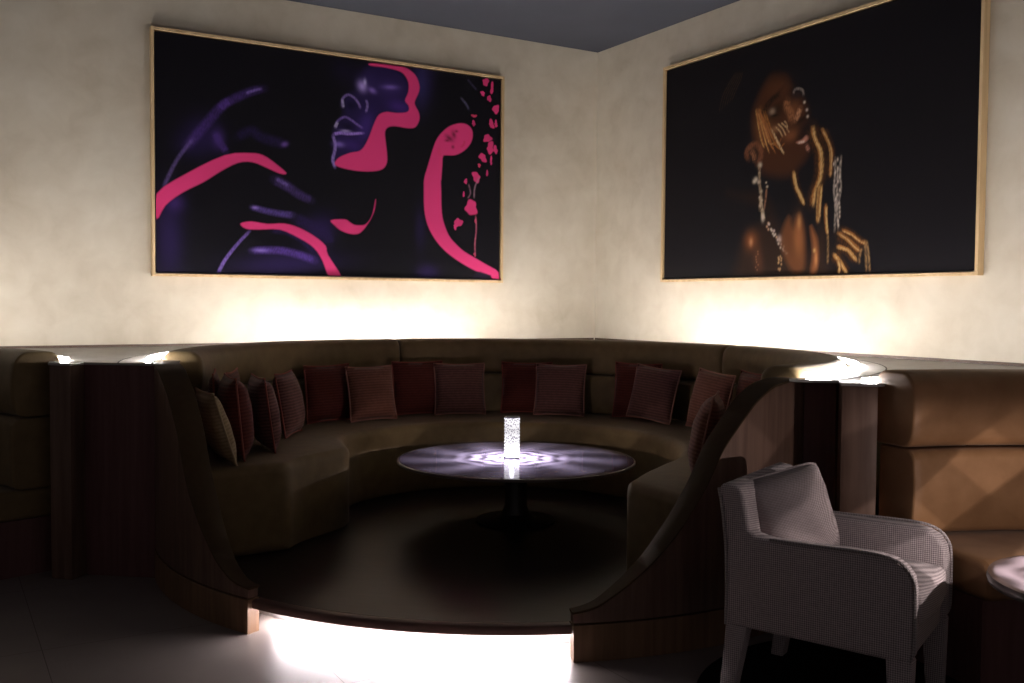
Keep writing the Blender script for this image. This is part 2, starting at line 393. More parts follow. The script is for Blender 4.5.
('e',2.56,0.858,0.0148,0.027,0,(0.63,0.042,0.165),0.95),
('e',2.616,0.637,0.056,0.078,-30,(0.63,0.042,0.165),0.95),
('e',2.49,0.504,0.0408,0.0406,-50,(0.63,0.042,0.165),0.95),
('e',2.462,0.47,0.0153,0.0261,0,(0.63,0.042,0.165),0.95),
('e',2.653,0.24,0.0122,0.0201,0,(0.5,0.04,0.1),0.95),
('e',2.658,0.524,0.0105,0.021,0,(0.5,0.04,0.1),0.95),
('e',2.769,0.94,0.0105,0.033,0,(0.63,0.042,0.165),0.95),
('e',2.541,0.745,0.0102,0.024,0,(0.63,0.042,0.165),0.95),
('s',[(2.658,0.572),(2.666,0.452),(2.653,0.331),(2.657,0.225)],0.004,0.003,(0.45,0.1,0.16),0.01,0.8),
('s',[(2.692,0.904),(2.649,0.811),(2.643,0.721)],0.003,0.003,(0.35,0.2,0.25),0.01,0.7),
('s',[(2.589,0.837),(2.607,0.764),(2.582,0.717)],0.003,0.003,(0.3,0.15,0.2),0.01,0.6),
('s',[(2.509,1.559),(2.559,1.513),(2.585,1.471)],0.004,0.004,(0.1,0.09,0.16),0.014,0.7),
('s',[(2.575,1.722),(2.601,1.695),(2.661,1.643)],0.003,0.003,(0.06,0.05,0.1),0.014,0.6)]
ART_GOLD=[
('p',[(1.196,1.48),(1.276,1.482),(1.354,1.45),(1.394,1.38),(1.397,1.277),(1.525,1.246),(1.563,1.17),(1.558,1.115),(1.5,1.068),(1.486,1.013),(1.547,0.971),(1.585,0.916),(1.564,0.857),(1.506,0.808),(1.387,0.741),(1.149,0.79),(1.081,0.917),(1.042,1.136),(1.031,1.245),(1.086,1.354)],(0.05,0.017,0.007),0.08,0.95),
('p',[(0.788,0.675),(0.9,0.643),(1.144,0.621),(1.265,0.461),(1.385,0.201),(1.579,0.142),(1.731,0.358),(1.763,0.106),(1.766,-0.015),(0.915,-0.002),(0.896,0.132),(0.97,0.317),(1.12,0.407),(1.191,0.531)],(0.022,0.01,0.006),0.12,0.9),
('b',1.278,1.367,0.1085,0.0805,0,(0.075,0.026,0.01),0.8),
('b',1.436,1.213,0.06,0.069,20,(0.12,0.042,0.016),0.8),
('b',1.141,1.121,0.08,0.108,-15,(0.16,0.06,0.02),0.8),
('b',1.411,1.024,0.0775,0.046,0,(0.16,0.055,0.02),0.8),
('b',1.258,1.22,0.0852,0.0518,-20,(0.018,0.008,0.004),0.95),
('b',1.248,1.326,0.112,0.0184,-35,(0.03,0.012,0.006),0.9),
('s',[(1.147,1.214),(1.17,1.269),(1.232,1.317),(1.31,1.336)],0.02,0.012,(0.012,0.006,0.004),0.03,0.9),
('b',1.227,1.225,0.0288,0.023,0,(0.28,0.19,0.12),0.8),
('b',1.251,1.192,0.0352,0.0092,0,(0.01,0.005,0.003),0.9),
('s',[(1.374,1.281),(1.367,1.236),(1.406,1.184),(1.423,1.125)],0.016,0.02,(0.25,0.1,0.04),0.04,0.8),
('s',[(1.496,1.204),(1.475,1.162),(1.453,1.126)],0.016,0.014,(0.42,0.2,0.1),0.025,0.9),
('b',1.513,1.122,0.06,0.0242,-20,(0.012,0.006,0.004),0.9),
('s',[(1.43,1.316),(1.44,1.343),(1.478,1.344),(1.515,1.324),(1.524,1.289)],0.004,0.004,(0.26,0.21,0.18),0.014,0.8),
('b',1.471,1.304,0.03,0.0253,0,(0.02,0.012,0.01),0.9),
('b',1.556,1.183,0.0105,0.0103,0,(0.6,0.48,0.38),0.8),
('b',1.564,1.136,0.0101,0.0103,0,(0.6,0.48,0.38),0.8),
('b',1.532,1.24,0.0101,0.0099,0,(0.6,0.48,0.38),0.8),
('s',[(1.061,1.262),(1.087,1.153),(1.122,1.03),(1.155,0.97)],0.002,0.001,(0.52,0.29,0.1),0.01,0.75),
('s',[(1.067,1.272),(1.097,1.145),(1.134,1.024),(1.168,0.989)],0.002,0.001,(0.32,0.12,0.035),0.01,0.75),
('s',[(1.084,1.172),(1.12,1.136),(1.162,1.017),(1.2,0.942)],0.002,0.001,(0.32,0.12,0.035),0.01,0.75),
('s',[(1.084,1.249),(1.124,1.13),(1.167,1.013),(1.205,0.927)],0.002,0.001,(0.52,0.29,0.1),0.01,0.75),
('s',[(1.098,1.266),(1.146,1.12),(1.194,1.006),(1.233,0.992)],0.002,0.001,(0.32,0.12,0.035),0.01,0.75),
('s',[(1.104,1.243),(1.156,1.113),(1.206,1.0),(1.247,0.947)],0.002,0.001,(0.32,0.12,0.035),0.01,0.75),
('s',[(1.106,1.189),(1.156,1.107),(1.207,0.997),(1.247,0.994)],0.002,0.001,(0.52,0.29,0.1),0.01,0.75),
('s',[(1.114,1.205),(1.169,1.099),(1.223,0.991),(1.266,0.917)],0.002,0.001,(0.32,0.12,0.035),0.01,0.75),
('s',[(1.119,1.228),(1.179,1.092),(1.234,0.986),(1.276,0.994)],0.002,0.001,(0.32,0.12,0.035),0.01,0.75),
('s',[(1.135,1.197),(1.203,1.083),(1.265,0.979),(1.31,0.952)],0.002,0.001,(0.32,0.12,0.035),0.01,0.75),
('s',[(1.137,1.242),(1.209,1.076),(1.271,0.974),(1.317,0.938)],0.002,0.001,(0.34,0.13,0.03),0.01,0.75),
('s',[(1.142,1.202),(1.215,1.069),(1.279,0.97),(1.323,1.025)],0.002,0.001,(0.2,0.07,0.022),0.01,0.75),
('s',[(1.155,1.241),(1.236,1.06),(1.305,0.963),(1.353,0.98)],0.002,0.001,(0.34,0.13,0.03),0.01,0.75),
('s',[(1.105,1.268),(1.09,1.212),(1.142,1.098),(1.208,1.018)],0.012,0.006,(0.26,0.1,0.03),0.03,0.6),
('s',[(1.222,1.097),(1.271,1.021),(1.32,0.945),(1.349,0.904)],0.006,0.005,(0.62,0.42,0.22),0.011,0.85),
('b',1.262,1.092,0.0527,0.0276,0,(0.2,0.09,0.04),0.8),
('s',[(1.284,1.129),(1.331,1.086),(1.364,1.031)],0.003,0.002,(0.5,0.33,0.17),0.009,0.7),
('s',[(1.316,1.13),(1.361,1.095),(1.395,1.049)],0.003,0.002,(0.5,0.33,0.17),0.009,0.7),
('s',[(1.261,1.109),(1.304,1.072),(1.334,1.024)],0.003,0.002,(0.5,0.33,0.17),0.009,0.7),
('s',[(1.346,1.137),(1.368,1.117),(1.378,1.086)],0.003,0.002,(0.5,0.33,0.17),0.009,0.7),
('b',1.516,1.009,0.06,0.0345,-20,(0.02,0.008,0.005),0.8),
('p',[(1.465,0.969),(1.517,0.981),(1.553,1.004),(1.578,0.989),(1.561,0.969),(1.517,0.955)],(0.45,0.19,0.13),0.02,0.9),
('s',[(1.48,0.963),(1.539,0.967)],0.006,0.006,(0.6,0.48,0.38),0.01,0.8),
('s',[(1.562,0.936),(1.578,0.9)],0.012,0.012,(0.35,0.15,0.1),0.02,0.8),
('s',[(0.998,0.903),(0.971,0.954),(1.004,0.998),(1.07,1.007),(1.121,0.959),(1.114,0.889),(1.082,0.863)],0.016,0.016,(0.15,0.055,0.025),0.03,0.9),
('s',[(1.021,0.972),(1.047,0.933),(1.056,0.89)],0.02,0.016,(0.22,0.09,0.04),0.025,0.9),
('b',1.113,0.85,0.0185,0.0176,0,(0.55,0.45,0.33),0.9),
('b',1.109,0.794,0.0067,0.006,0,(0.6,0.48,0.38),0.9),
('b',1.074,0.748,0.0202,0.018,0,(0.55,0.45,0.33),0.9),
('b',1.058,0.735,0.0168,0.015,0,(0.55,0.45,0.33),0.9),
('b',1.106,0.726,0.0151,0.0135,0,(0.6,0.48,0.38),0.9),
('b',1.179,0.715,0.0084,0.0075,0,(0.55,0.45,0.33),0.9),
('b',1.19,0.684,0.0101,0.009,0,(0.55,0.45,0.33),0.9),
('b',1.128,0.656,0.0134,0.012,0,(0.55,0.45,0.33),0.9),
('b',1.119,0.612,0.0118,0.0105,0,(0.6,0.48,0.38),0.9),
('b',1.135,0.588,0.0118,0.0105,0,(0.55,0.45,0.33),0.9),
('b',1.123,0.551,0.0118,0.0112,0,(0.6,0.48,0.38),0.9),
('s',[(1.108,0.866),(1.111,0.718),(1.129,0.626),(1.121,0.519)],0.01,0.014,(0.3,0.2,0.12),0.014,0.8),
('s',[(1.185,0.673),(1.176,0.592),(1.163,0.515)],0.005,0.005,(0.3,0.14,0.08),0.012,0.7),
('s',[(0.665,1.304),(0.699,1.422),(0.776,1.518),(0.845,1.584)],0.0005,0.0005,(0.075,0.04,0.016),0.0065,0.5),
('s',[(0.694,1.319),(0.729,1.428),(0.801,1.519),(0.859,1.582)],0.0005,0.0005,(0.075,0.04,0.016),0.0065,0.5),
('s',[(0.722,1.334),(0.759,1.433),(0.825,1.519),(0.872,1.579)],0.0005,0.0005,(0.075,0.04,0.016),0.0065,0.5),
('s',[(0.75,1.349),(0.789,1.439),(0.85,1.519),(0.886,1.576)],0.0005,0.0005,(0.075,0.04,0.016),0.0065,0.5),
('s',[(0.778,1.364),(0.818,1.445),(0.874,1.519),(0.9,1.573)],0.0005,0.0005,(0.075,0.04,0.016),0.0065,0.5),
('s',[(0.806,1.379),(0.848,1.45),(0.898,1.52),(0.914,1.571)],0.0005,0.0005,(0.075,0.04,0.016),0.0065,0.5),
('s',[(1.122,0.612),(1.147,0.502),(1.16,0.447)],0.014,0.02,(0.45,0.32,0.2),0.014,0.8),
('b',1.207,0.416,0.0087,0.0094,0,(0.5,0.3,0.18),0.85),
('b',1.213,0.409,0.0087,0.0094,0,(0.6,0.48,0.38),0.85),
('b',1.195,0.392,0.009,0.0095,0,(0.5,0.3,0.18),0.85),
('b',1.217,0.408,0.0087,0.0094,0,(0.5,0.35,0.3),0.85),
('b',1.21,0.371,0.0087,0.0099,0,(0.5,0.3,0.18),0.85),
('b',1.245,0.36,0.0087,0.0095,0,(0.6,0.48,0.38),0.85),
('b',1.236,0.37,0.0087,0.0095,0,(0.6,0.48,0.38),0.85),
('b',1.263,0.356,0.0087,0.0099,0,(0.5,0.35,0.3),0.85),
('b',1.267,0.356,0.0087,0.0095,0,(0.5,0.35,0.3),0.85),
('b',1.256,0.337,0.0087,0.0094,0,(0.6,0.48,0.38),0.85),
('b',1.267,0.322,0.0084,0.0095,0,(0.6,0.48,0.38),0.85),
('b',1.278,0.33,0.0087,0.0095,0,(0.6,0.48,0.38),0.85),
('b',1.292,0.309,0.0087,0.0099,0,(0.5,0.3,0.18),0.85),
('b',1.322,0.292,0.0084,0.0095,0,(0.5,0.3,0.18),0.85),
('b',1.329,0.287,0.0087,0.0094,0,(0.6,0.48,0.38),0.85),
('b',1.303,0.29,0.0087,0.0094,0,(0.5,0.35,0.3),0.85),
('b',1.313,0.261,0.0087,0.0095,0,(0.6,0.48,0.38),0.85),
('b',1.339,0.255,0.0084,0.0095,0,(0.5,0.35,0.3),0.85),
('b',1.333,0.232,0.0087,0.0094,0,(0.6,0.48,0.38),0.85),
('b',1.364,0.243,0.0084,0.0094,0,(0.5,0.3,0.18),0.85),
('b',1.365,0.236,0.0084,0.0099,0,(0.6,0.48,0.38),0.85),
('b',1.357,0.221,0.0084,0.0095,0,(0.6,0.48,0.38),0.85),
('b',1.364,0.21,0.0087,0.0094,0,(0.5,0.35,0.3),0.85),
('b',1.399,0.188,0.0084,0.0095,0,(0.5,0.3,0.18),0.85),
('b',1.379,0.203,0.0084,0.0094,0,(0.5,0.3,0.18),0.85),
('b',1.39,0.188,0.0087,0.0095,0,(0.6,0.48,0.38),0.85),
('b',1.151,0.464,0.015,0.0308,0,(0.6,0.48,0.38),0.9),
('b',1.326,0.293,0.0232,0.0273,-30,(0.6,0.45,0.38),0.8),
('b',1.032,0.298,0.062,0.066,0,(0.2,0.065,0.022),0.9),
('b',1.035,0.286,0.018,0.0294,0,(0.5,0.22,0.1),0.8),
('b',1.111,0.158,0.045,0.121,-10,(0.07,0.025,0.012),0.9),
('p',[(1.404,0.451),(1.451,0.365),(1.492,0.455),(1.517,0.443),(1.547,0.349),(1.563,0.214),(1.554,0.071),(1.459,0.052),(1.372,0.16),(1.326,0.299)],(0.12,0.042,0.015),0.05,0.9),
('b',1.501,0.29,0.0472,0.126,-5,(0.25,0.09,0.03),0.9),
('b',1.505,0.403,0.0189,0.05,0,(0.42,0.19,0.07),0.8),
('p',[(1.61,0.365),(1.647,0.322),(1.675,0.26),(1.685,0.128),(1.661,0.037),(1.621,0.038),(1.637,0.181)],(0.24,0.085,0.03),0.04,0.9),
('b',1.65,0.198,0.0117,0.0147,0,(0.52,0.29,0.1),0.9),
('b',1.665,0.139,0.013,0.05,0,(0.5,0.2,0.07),0.8),
('b',1.319,0.144,0.0073,0.0094,0,(0.45,0.26,0.12),0.7),
('b',1.317,0.078,0.0072,0.0094,0,(0.45,0.26,0.12),0.7),
('b',1.314,0.16,0.007,0.0095,0,(0.45,0.26,0.12),0.7),
('b',1.328,0.07,0.007,0.0095,0,(0.45,0.26,0.12),0.7),
('b',1.332,0.079,0.0073,0.0094,0,(0.45,0.26,0.12),0.7),
('b',1.332,0.167,0.0072,0.0094,0,(0.45,0.26,0.12),0.7),
('b',1.318,0.126,0.0072,0.0095,0,(0.45,0.26,0.12),0.7),
('b',1.343,0.111,0.0073,0.0094,0,(0.45,0.26,0.12),0.7),
('b',1.343,0.154,0.007,0.0095,0,(0.45,0.26,0.12),0.7),
('b',1.314,0.122,0.0072,0.0095,0,(0.45,0.26,0.12),0.7),
('b',1.341,0.138,0.0073,0.0094,0,(0.45,0.26,0.12),0.7),
('b',1.319,0.149,0.0073,0.0094,0,(0.45,0.26,0.12),0.7),
('b',1.107,0.212,0.006,0.0073,0,(0.25,0.12,0.06),0.6),
('b',1.108,0.193,0.0062,0.0077,0,(0.25,0.12,0.06),0.6),
('b',1.089,0.174,0.0062,0.0077,0,(0.25,0.12,0.06),0.6),
('b',1.091,0.154,0.006,0.0077,0,(0.25,0.12,0.06),0.6),
('b',1.096,0.135,0.006,0.0073,0,(0.25,0.12,0.06),0.6),
('b',1.112,0.114,0.006,0.0074,0,(0.25,0.12,0.06),0.6),
('b',1.088,0.096,0.006,0.0073,0,(0.25,0.12,0.06),0.6),
('b',1.103,0.076,0.006,0.0073,0,(0.25,0.12,0.06),0.6),
('s',[(1.608,1.055),(1.634,0.973),(1.68,0.882),(1.689,0.783),(1.68,0.692),(1.64,0.604),(1.622,0.514)],0.0595,0.0425,(0.055,0.02,0.006),0.051000000000000004,0.95),
('s',[(1.599,1.055),(1.629,0.977),(1.676,0.876),(1.684,0.784),(1.672,0.695),(1.631,0.6),(1.611,0.52)],0.004,0.002,(0.2,0.075,0.02),0.0216,0.85),
('s',[(1.606,1.051),(1.633,0.972),(1.679,0.886),(1.687,0.786),(1.68,0.688),(1.635,0.604),(1.612,0.522)],0.004,0.002,(0.26,0.1,0.025),0.0216,0.85),
('s',[(1.613,1.053),(1.632,0.975),(1.685,0.881),(1.686,0.778),(1.685,0.698),(1.642,0.606),(1.626,0.516)],0.004,0.002,(0.4,0.18,0.05),0.0216,0.85),
('s',[(1.619,1.055),(1.637,0.966),(1.69,0.882),(1.702,0.782),(1.689,0.692),(1.649,0.597),(1.631,0.506)],0.004,0.002,(0.55,0.32,0.11),0.0216,0.85),
('s',[(1.613,1.049),(1.639,0.967),(1.685,0.876),(1.695,0.777),(1.685,0.686),(1.645,0.599),(1.627,0.508)],0.002,0.001,(0.55,0.36,0.16),0.008,0.7),
('s',[(1.681,0.64),(1.676,0.536),(1.676,0.391)],0.0315,0.0225,(0.055,0.02,0.006),0.027,0.95),
('s',[(1.681,0.645),(1.676,0.541),(1.669,0.392)],0.004,0.002,(0.2,0.075,0.02),0.0152,0.85),
('s',[(1.683,0.647),(1.67,0.534),(1.669,0.398)],0.004,0.002,(0.55,0.32,0.11),0.0152,0.85),
('s',[(1.683,0.641),(1.675,0.54),(1.674,0.386)],0.004,0.002,(0.26,0.1,0.025),0.0152,0.85),
('s',[(1.687,0.642),(1.684,0.535),(1.684,0.394)],0.004,0.002,(0.55,0.32,0.11),0.0152,0.85),
('s',[(1.687,0.634),(1.681,0.53),(1.681,0.386)],0.002,0.001,(0.55,0.36,0.16),0.008,0.7),
('s',[(1.698,0.638),(1.69,0.508),(1.687,0.43)],0.020999999999999998,0.015,(0.055,0.02,0.006),0.018,0.95),
('s',[(1.696,0.644),(1.691,0.51),(1.687,0.436)],0.004,0.002,(0.26,0.1,0.025),0.012799999999999999,0.85),
('s',[(1.7,0.636),(1.688,0.501),(1.684,0.425)],0.004,0.002,(0.26,0.1,0.025),0.012799999999999999,0.85),
('s',[(1.698,0.632),(1.686,0.511),(1.681,0.424)],0.004,0.002,(0.26,0.1,0.025),0.012799999999999999,0.85),
('s',[(1.703,0.644),(1.691,0.503),(1.685,0.435)],0.004,0.002,(0.55,0.32,0.11),0.012799999999999999,0.85),
('s',[(1.703,0.632),(1.695,0.503),(1.692,0.424)],0.002,0.001,(0.55,0.36,0.16),0.008,0.7),
('s',[(1.697,1.023),(1.749,0.944),(1.78,0.862),(1.778,0.772),(1.775,0.702)],0.034999999999999996,0.025,(0.055,0.02,0.006),0.03,0.95),
('s',[(1.699,1.029),(1.751,0.936),(1.775,0.863),(1.779,0.776),(1.775,0.699)],0.004,0.002,(0.55,0.32,0.11),0.016,0.85),
('s',[(1.695,1.023),(1.747,0.946),(1.784,0.861),(1.78,0.773),(1.779,0.701)],0.004,0.002,(0.2,0.075,0.02),0.016,0.85),
('s',[(1.695,1.03),(1.745,0.944),(1.782,0.86),(1.776,0.766),(1.775,0.707)],0.004,0.002,(0.26,0.1,0.025),0.016,0.85),
('s',[(1.704,1.019),(1.75,0.939),(1.787,0.857),(1.781,0.77),(1.777,0.7)],0.004,0.002,(0.26,0.1,0.025),0.016,0.85),
('s',[(1.702,1.017),(1.754,0.938),(1.785,0.856),(1.783,0.767),(1.78,0.696)],0.002,0.001,(0.55,0.36,0.16),0.008,0.7),
('s',[(1.743,0.504),(1.746,0.413),(1.762,0.31)],0.020999999999999998,0.015,(0.055,0.02,0.006),0.018,0.95),
('s',[(1.736,0.508),(1.746,0.418),(1.76,0.307)],0.004,0.002,(0.2,0.075,0.02),0.012799999999999999,0.85),
('s',[(1.737,0.5),(1.739,0.406),(1.754,0.314)],0.004,0.002,(0.2,0.075,0.02),0.012799999999999999,0.85),
('s',[(1.746,0.509),(1.744,0.414),(1.76,0.307)],0.004,0.002,(0.26,0.1,0.025),0.012799999999999999,0.85),
('s',[(1.748,0.5),(1.749,0.412),(1.761,0.305)],0.004,0.002,(0.55,0.32,0.11),0.012799999999999999,0.85),
('s',[(1.749,0.498),(1.751,0.407),(1.767,0.305)],0.002,0.001,(0.55,0.36,0.16),0.008,0.7),
('s',[(1.447,0.764),(1.473,0.66),(1.51,0.59),(1.542,0.534)],0.034999999999999996,0.025,(0.055,0.02,0.006),0.03,0.95),
('s',[(1.442,0.77),(1.474,0.66),(1.507,0.593),(1.537,0.539)],0.004,0.002,(0.26,0.1,0.025),0.016,0.85),
('s',[(1.441,0.758),(1.466,0.653),(1.505,0.596),(1.544,0.528)],0.004,0.002,(0.4,0.18,0.05),0.016,0.85),
('s',[(1.441,0.758),(1.473,0.654),(1.509,0.586),(1.545,0.53)],0.004,0.002,(0.55,0.32,0.11),0.016,0.85),
('s',[(1.446,0.763),(1.472,0.661),(1.517,0.591),(1.548,0.528)],0.004,0.002,(0.55,0.32,0.11),0.016,0.85),
('s',[(1.453,0.758),(1.479,0.654),(1.516,0.584),(1.547,0.528)],0.002,0.001,(0.55,0.36,0.16),0.008,0.7),
('s',[(1.817,0.819),(1.817,0.716),(1.81,0.601),(1.827,0.471),(1.822,0.317)],0.004,0.003,(0.42,0.34,0.28),0.012,0.7),
('s',[(1.866,0.826),(1.859,0.712),(1.869,0.596),(1.843,0.47),(1.855,0.328)],0.004,0.003,(0.42,0.34,0.28),0.012,0.7),
('s',[(1.839,0.753),(1.836,0.599),(1.836,0.471)],0.004,0.003,(0.42,0.34,0.28),0.012,0.7),
('b',1.837,0.804,0.0066,0.013,0,(0.6,0.48,0.38),0.8),
('b',1.804,0.778,0.0066,0.013,0,(0.6,0.48,0.38),0.8),
('b',1.84,0.745,0.0064,0.013,0,(0.6,0.48,0.38),0.8),
('b',1.819,0.718,0.0066,0.0125,0,(0.6,0.48,0.38),0.8),
('b',1.855,0.684,0.0064,0.013,0,(0.6,0.48,0.38),0.8),
('b',1.844,0.656,0.0064,0.013,0,(0.6,0.48,0.38),0.8),
('b',1.824,0.628,0.0064,0.0125,0,(0.6,0.48,0.38),0.8),
('b',1.859,0.596,0.0064,0.0125,0,(0.6,0.48,0.38),0.8),
('b',1.844,0.567,0.0066,0.0125,0,(0.6,0.48,0.38),0.8),
('b',1.828,0.539,0.0066,0.013,0,(0.6,0.48,0.38),0.8),
('b',1.858,0.507,0.0064,0.0125,0,(0.6,0.48,0.38),0.8),
('b',1.862,0.478,0.0064,0.0125,0,(0.6,0.48,0.38),0.8),
('b',1.863,0.448,0.0064,0.013,0,(0.6,0.48,0.38),0.8),
('b',1.863,0.419,0.0064,0.0125,0,(0.6,0.48,0.38),0.8),
('b',1.851,0.39,0.0064,0.013,0,(0.6,0.48,0.38),0.8),
('b',1.854,0.36,0.0064,0.013,0,(0.6,0.48,0.38),0.8),
('s',[(1.858,0.307),(1.934,0.262),(1.983,0.216),(2.034,0.182)],0.049,0.035,(0.055,0.02,0.006),0.042,0.95),
('s',[(1.856,0.302),(1.929,0.267),(1.982,0.216),(2.032,0.181)],0.004,0.002,(0.4,0.18,0.05),0.019200000000000002,0.85),
('s',[(1.856,0.309),(1.931,0.266),(1.979,0.216),(2.034,0.179)],0.004,0.002,(0.26,0.1,0.025),0.019200000000000002,0.85),
('s',[(1.855,0.31),(1.936,0.257),(1.986,0.221),(2.035,0.186)],0.004,0.002,(0.4,0.18,0.05),0.019200000000000002,0.85),
('s',[(1.866,0.303),(1.937,0.263),(1.989,0.221),(2.039,0.177)],0.004,0.002,(0.2,0.075,0.02),0.019200000000000002,0.85),
('s',[(1.862,0.303),(1.937,0.258),(1.987,0.212),(2.038,0.178)],0.002,0.001,(0.55,0.36,0.16),0.008,0.7),
('s',[(1.889,0.323),(1.969,0.289),(2.03,0.247),(2.084,0.225)],0.0315,0.0225,(0.055,0.02,0.006),0.027,0.95),
('s',[(1.885,0.327),(1.969,0.291),(2.027,0.248),(2.082,0.22)],0.004,0.002,(0.2,0.075,0.02),0.0152,0.85),
('s',[(1.889,0.322),(1.972,0.291),(2.032,0.25),(2.085,0.231)],0.004,0.002,(0.2,0.075,0.02),0.0152,0.85),
('s',[(1.892,0.322),(1.971,0.291),(2.035,0.244),(2.086,0.223)],0.004,0.002,(0.2,0.075,0.02),0.0152,0.85),
('s',[(1.895,0.323),(1.969,0.291),(2.033,0.242),(2.085,0.228)],0.004,0.002,(0.26,0.1,0.025),0.0152,0.85),
('s',[(1.893,0.319),(1.973,0.285),(2.034,0.243),(2.088,0.221)],0.002,0.001,(0.55,0.36,0.16),0.008,0.7),
('s',[(1.855,0.217),(1.929,0.194),(1.973,0.153),(2.008,0.119)],0.0385,0.0275,(0.055,0.02,0.006),0.033,0.95),
('s',[(1.853,0.219),(1.925,0.192),(1.971,0.158),(2.005,0.123)],0.004,0.002,(0.26,0.1,0.025),0.016800000000000002,0.85),
('s',[(1.857,0.214),(1.928,0.193),(1.974,0.15),(2.01,0.115)],0.004,0.002,(0.4,0.18,0.05),0.016800000000000002,0.85),
('s',[(1.852,0.211),(1.932,0.191),(1.976,0.158),(2.01,0.117)],0.004,0.002,(0.55,0.32,0.11),0.016800000000000002,0.85),
('s',[(1.853,0.221),(1.93,0.193),(1.974,0.154),(2.01,0.115)],0.004,0.002,(0.26,0.1,0.025),0.016800000000000002,0.85),
('s',[(1.858,0.212),(1.933,0.19),(1.977,0.149),(2.011,0.115)],0.002,0.001,(0.55,0.36,0.16),0.008,0.7),
('s',[(1.822,0.163),(1.87,0.112),(1.902,0.072),(1.933,0.034)],0.041999999999999996,0.03,(0.055,0.02,0.006),0.036,0.95),
('s',[(1.816,0.166),(1.864,0.108),(1.901,0.07),(1.928,0.033)],0.004,0.002,(0.26,0.1,0.025),0.017599999999999998,0.85),
('s',[(1.821,0.165),(1.874,0.115),(1.899,0.075),(1.937,0.031)],0.004,0.002,(0.55,0.32,0.11),0.017599999999999998,0.85),
('s',[(1.829,0.16),(1.875,0.116),(1.909,0.07),(1.935,0.039)],0.004,0.002,(0.4,0.18,0.05),0.017599999999999998,0.85),
('s',[(1.827,0.158),(1.874,0.115),(1.903,0.071),(1.933,0.039)],0.004,0.002,(0.4,0.18,0.05),0.017599999999999998,0.85),
('s',[(1.826,0.159),(1.874,0.108),(1.906,0.068),(1.937,0.03)],0.002,0.001,(0.55,0.36,0.16),0.008,0.7),
('s',[(1.857,0.122),(1.871,0.073),(1.863,0.033)],0.020999999999999998,0.015,(0.055,0.02,0.006),0.018,0.95),
('s',[(1.858,0.126),(1.873,0.071),(1.865,0.03)],0.004,0.002,(0.26,0.1,0.025),0.012799999999999999,0.85),
('s',[(1.854,0.122),(1.87,0.077),(1.863,0.036)],0.004,0.002,(0.2,0.075,0.02),0.012799999999999999,0.85),
('s',[(1.857,0.12),(1.875,0.068),(1.865,0.032)],0.004,0.002,(0.2,0.075,0.02),0.012799999999999999,0.85),
('s',[(1.856,0.122),(1.871,0.074),(1.866,0.037)],0.004,0.002,(0.55,0.32,0.11),0.012799999999999999,0.85),
('s',[(1.861,0.118),(1.875,0.068),(1.867,0.029)],0.002,0.001,(0.55,0.36,0.16),0.008,0.7),
('s',[(2.072,0.245),(2.086,0.153),(2.095,0.038)],0.005,0.003,(0.3,0.17,0.07),0.012,0.7),
('s',[(2.09,0.24),(2.11,0.143),(2.121,0.037)],0.005,0.003,(0.3,0.17,0.07),0.012,0.7),
('s',[(2.056,0.193),(2.039,0.155),(2.034,0.097)],0.005,0.003,(0.3,0.17,0.07),0.012,0.7),
('s',[(1.764,0.306),(1.77,0.205),(1.769,0.105)],0.005,0.003,(0.3,0.17,0.07),0.012,0.7)]
# ------------------------------------------------------------------ room shell (the booth's centre is the origin, the corner lies on +y)
COR = (.03, 3.22); S2 = math.sqrt(.5); LEN = 9.2; HC = 3.815
def wall(name, d, n):
    a = Vector((COR[0], COR[1], 0)); b = a + Vector((d[0], d[1], 0)) * LEN; o = Vector((n[0], n[1], 0)) * .15
    pts = [(a + o * 1.0)[:2], (b + o)[:2], b[:2], a[:2]]
    return tag(obj(name, prism(pts, 'z', 0, HC), M['plaster'], None, 0), kind='structure')
wall('wall_left', (-S2, -S2), (-S2, S2)); wall('wall_right', (S2, -S2), (S2, S2))
dia = [(COR[0], COR[1]), (COR[0] + LEN * S2, COR[1] - LEN * S2), (COR[0], COR[1] - 2 * LEN * S2), (COR[0] - LEN * S2, COR[1] - LEN * S2)]
tag(obj('floor', prism(dia, 'z', -.1, 0), M['tiles'], None, 0), kind='structure')
tag(obj('ceiling', prism(dia, 'z', HC, HC + .1), M['ceiling'], None, 0), kind='structure')
def on_wall(side, s, off, z):
    d = (-S2, -S2) if side == 'L' else (S2, -S2); n = (S2, -S2) if side == 'L' else (-S2, -S2)
    return (COR[0] + d[0] * s + n[0] * off, COR[1] + d[1] * s + n[1] * off, z)
def wall_box(side, s0, s1, o0, o1, z0, z1):
    v = [on_wall(side, s, o, z) for z in (z0, z1) for s, o in ((s0, o0), (s1, o0), (s1, o1), (s0, o1))]
    return v, box(0, 1, 0, 1, 0, 1)[1]
tag(obj('trim_1', wall_box('L', .02, 9, 0, .012, 1.1605, 1.178), M['darktrim']), kind='structure')
tag(obj('trim_2', wall_box('R', .02, 9, 0, .012, 1.1605, 1.178), M['darktrim']), kind='structure')

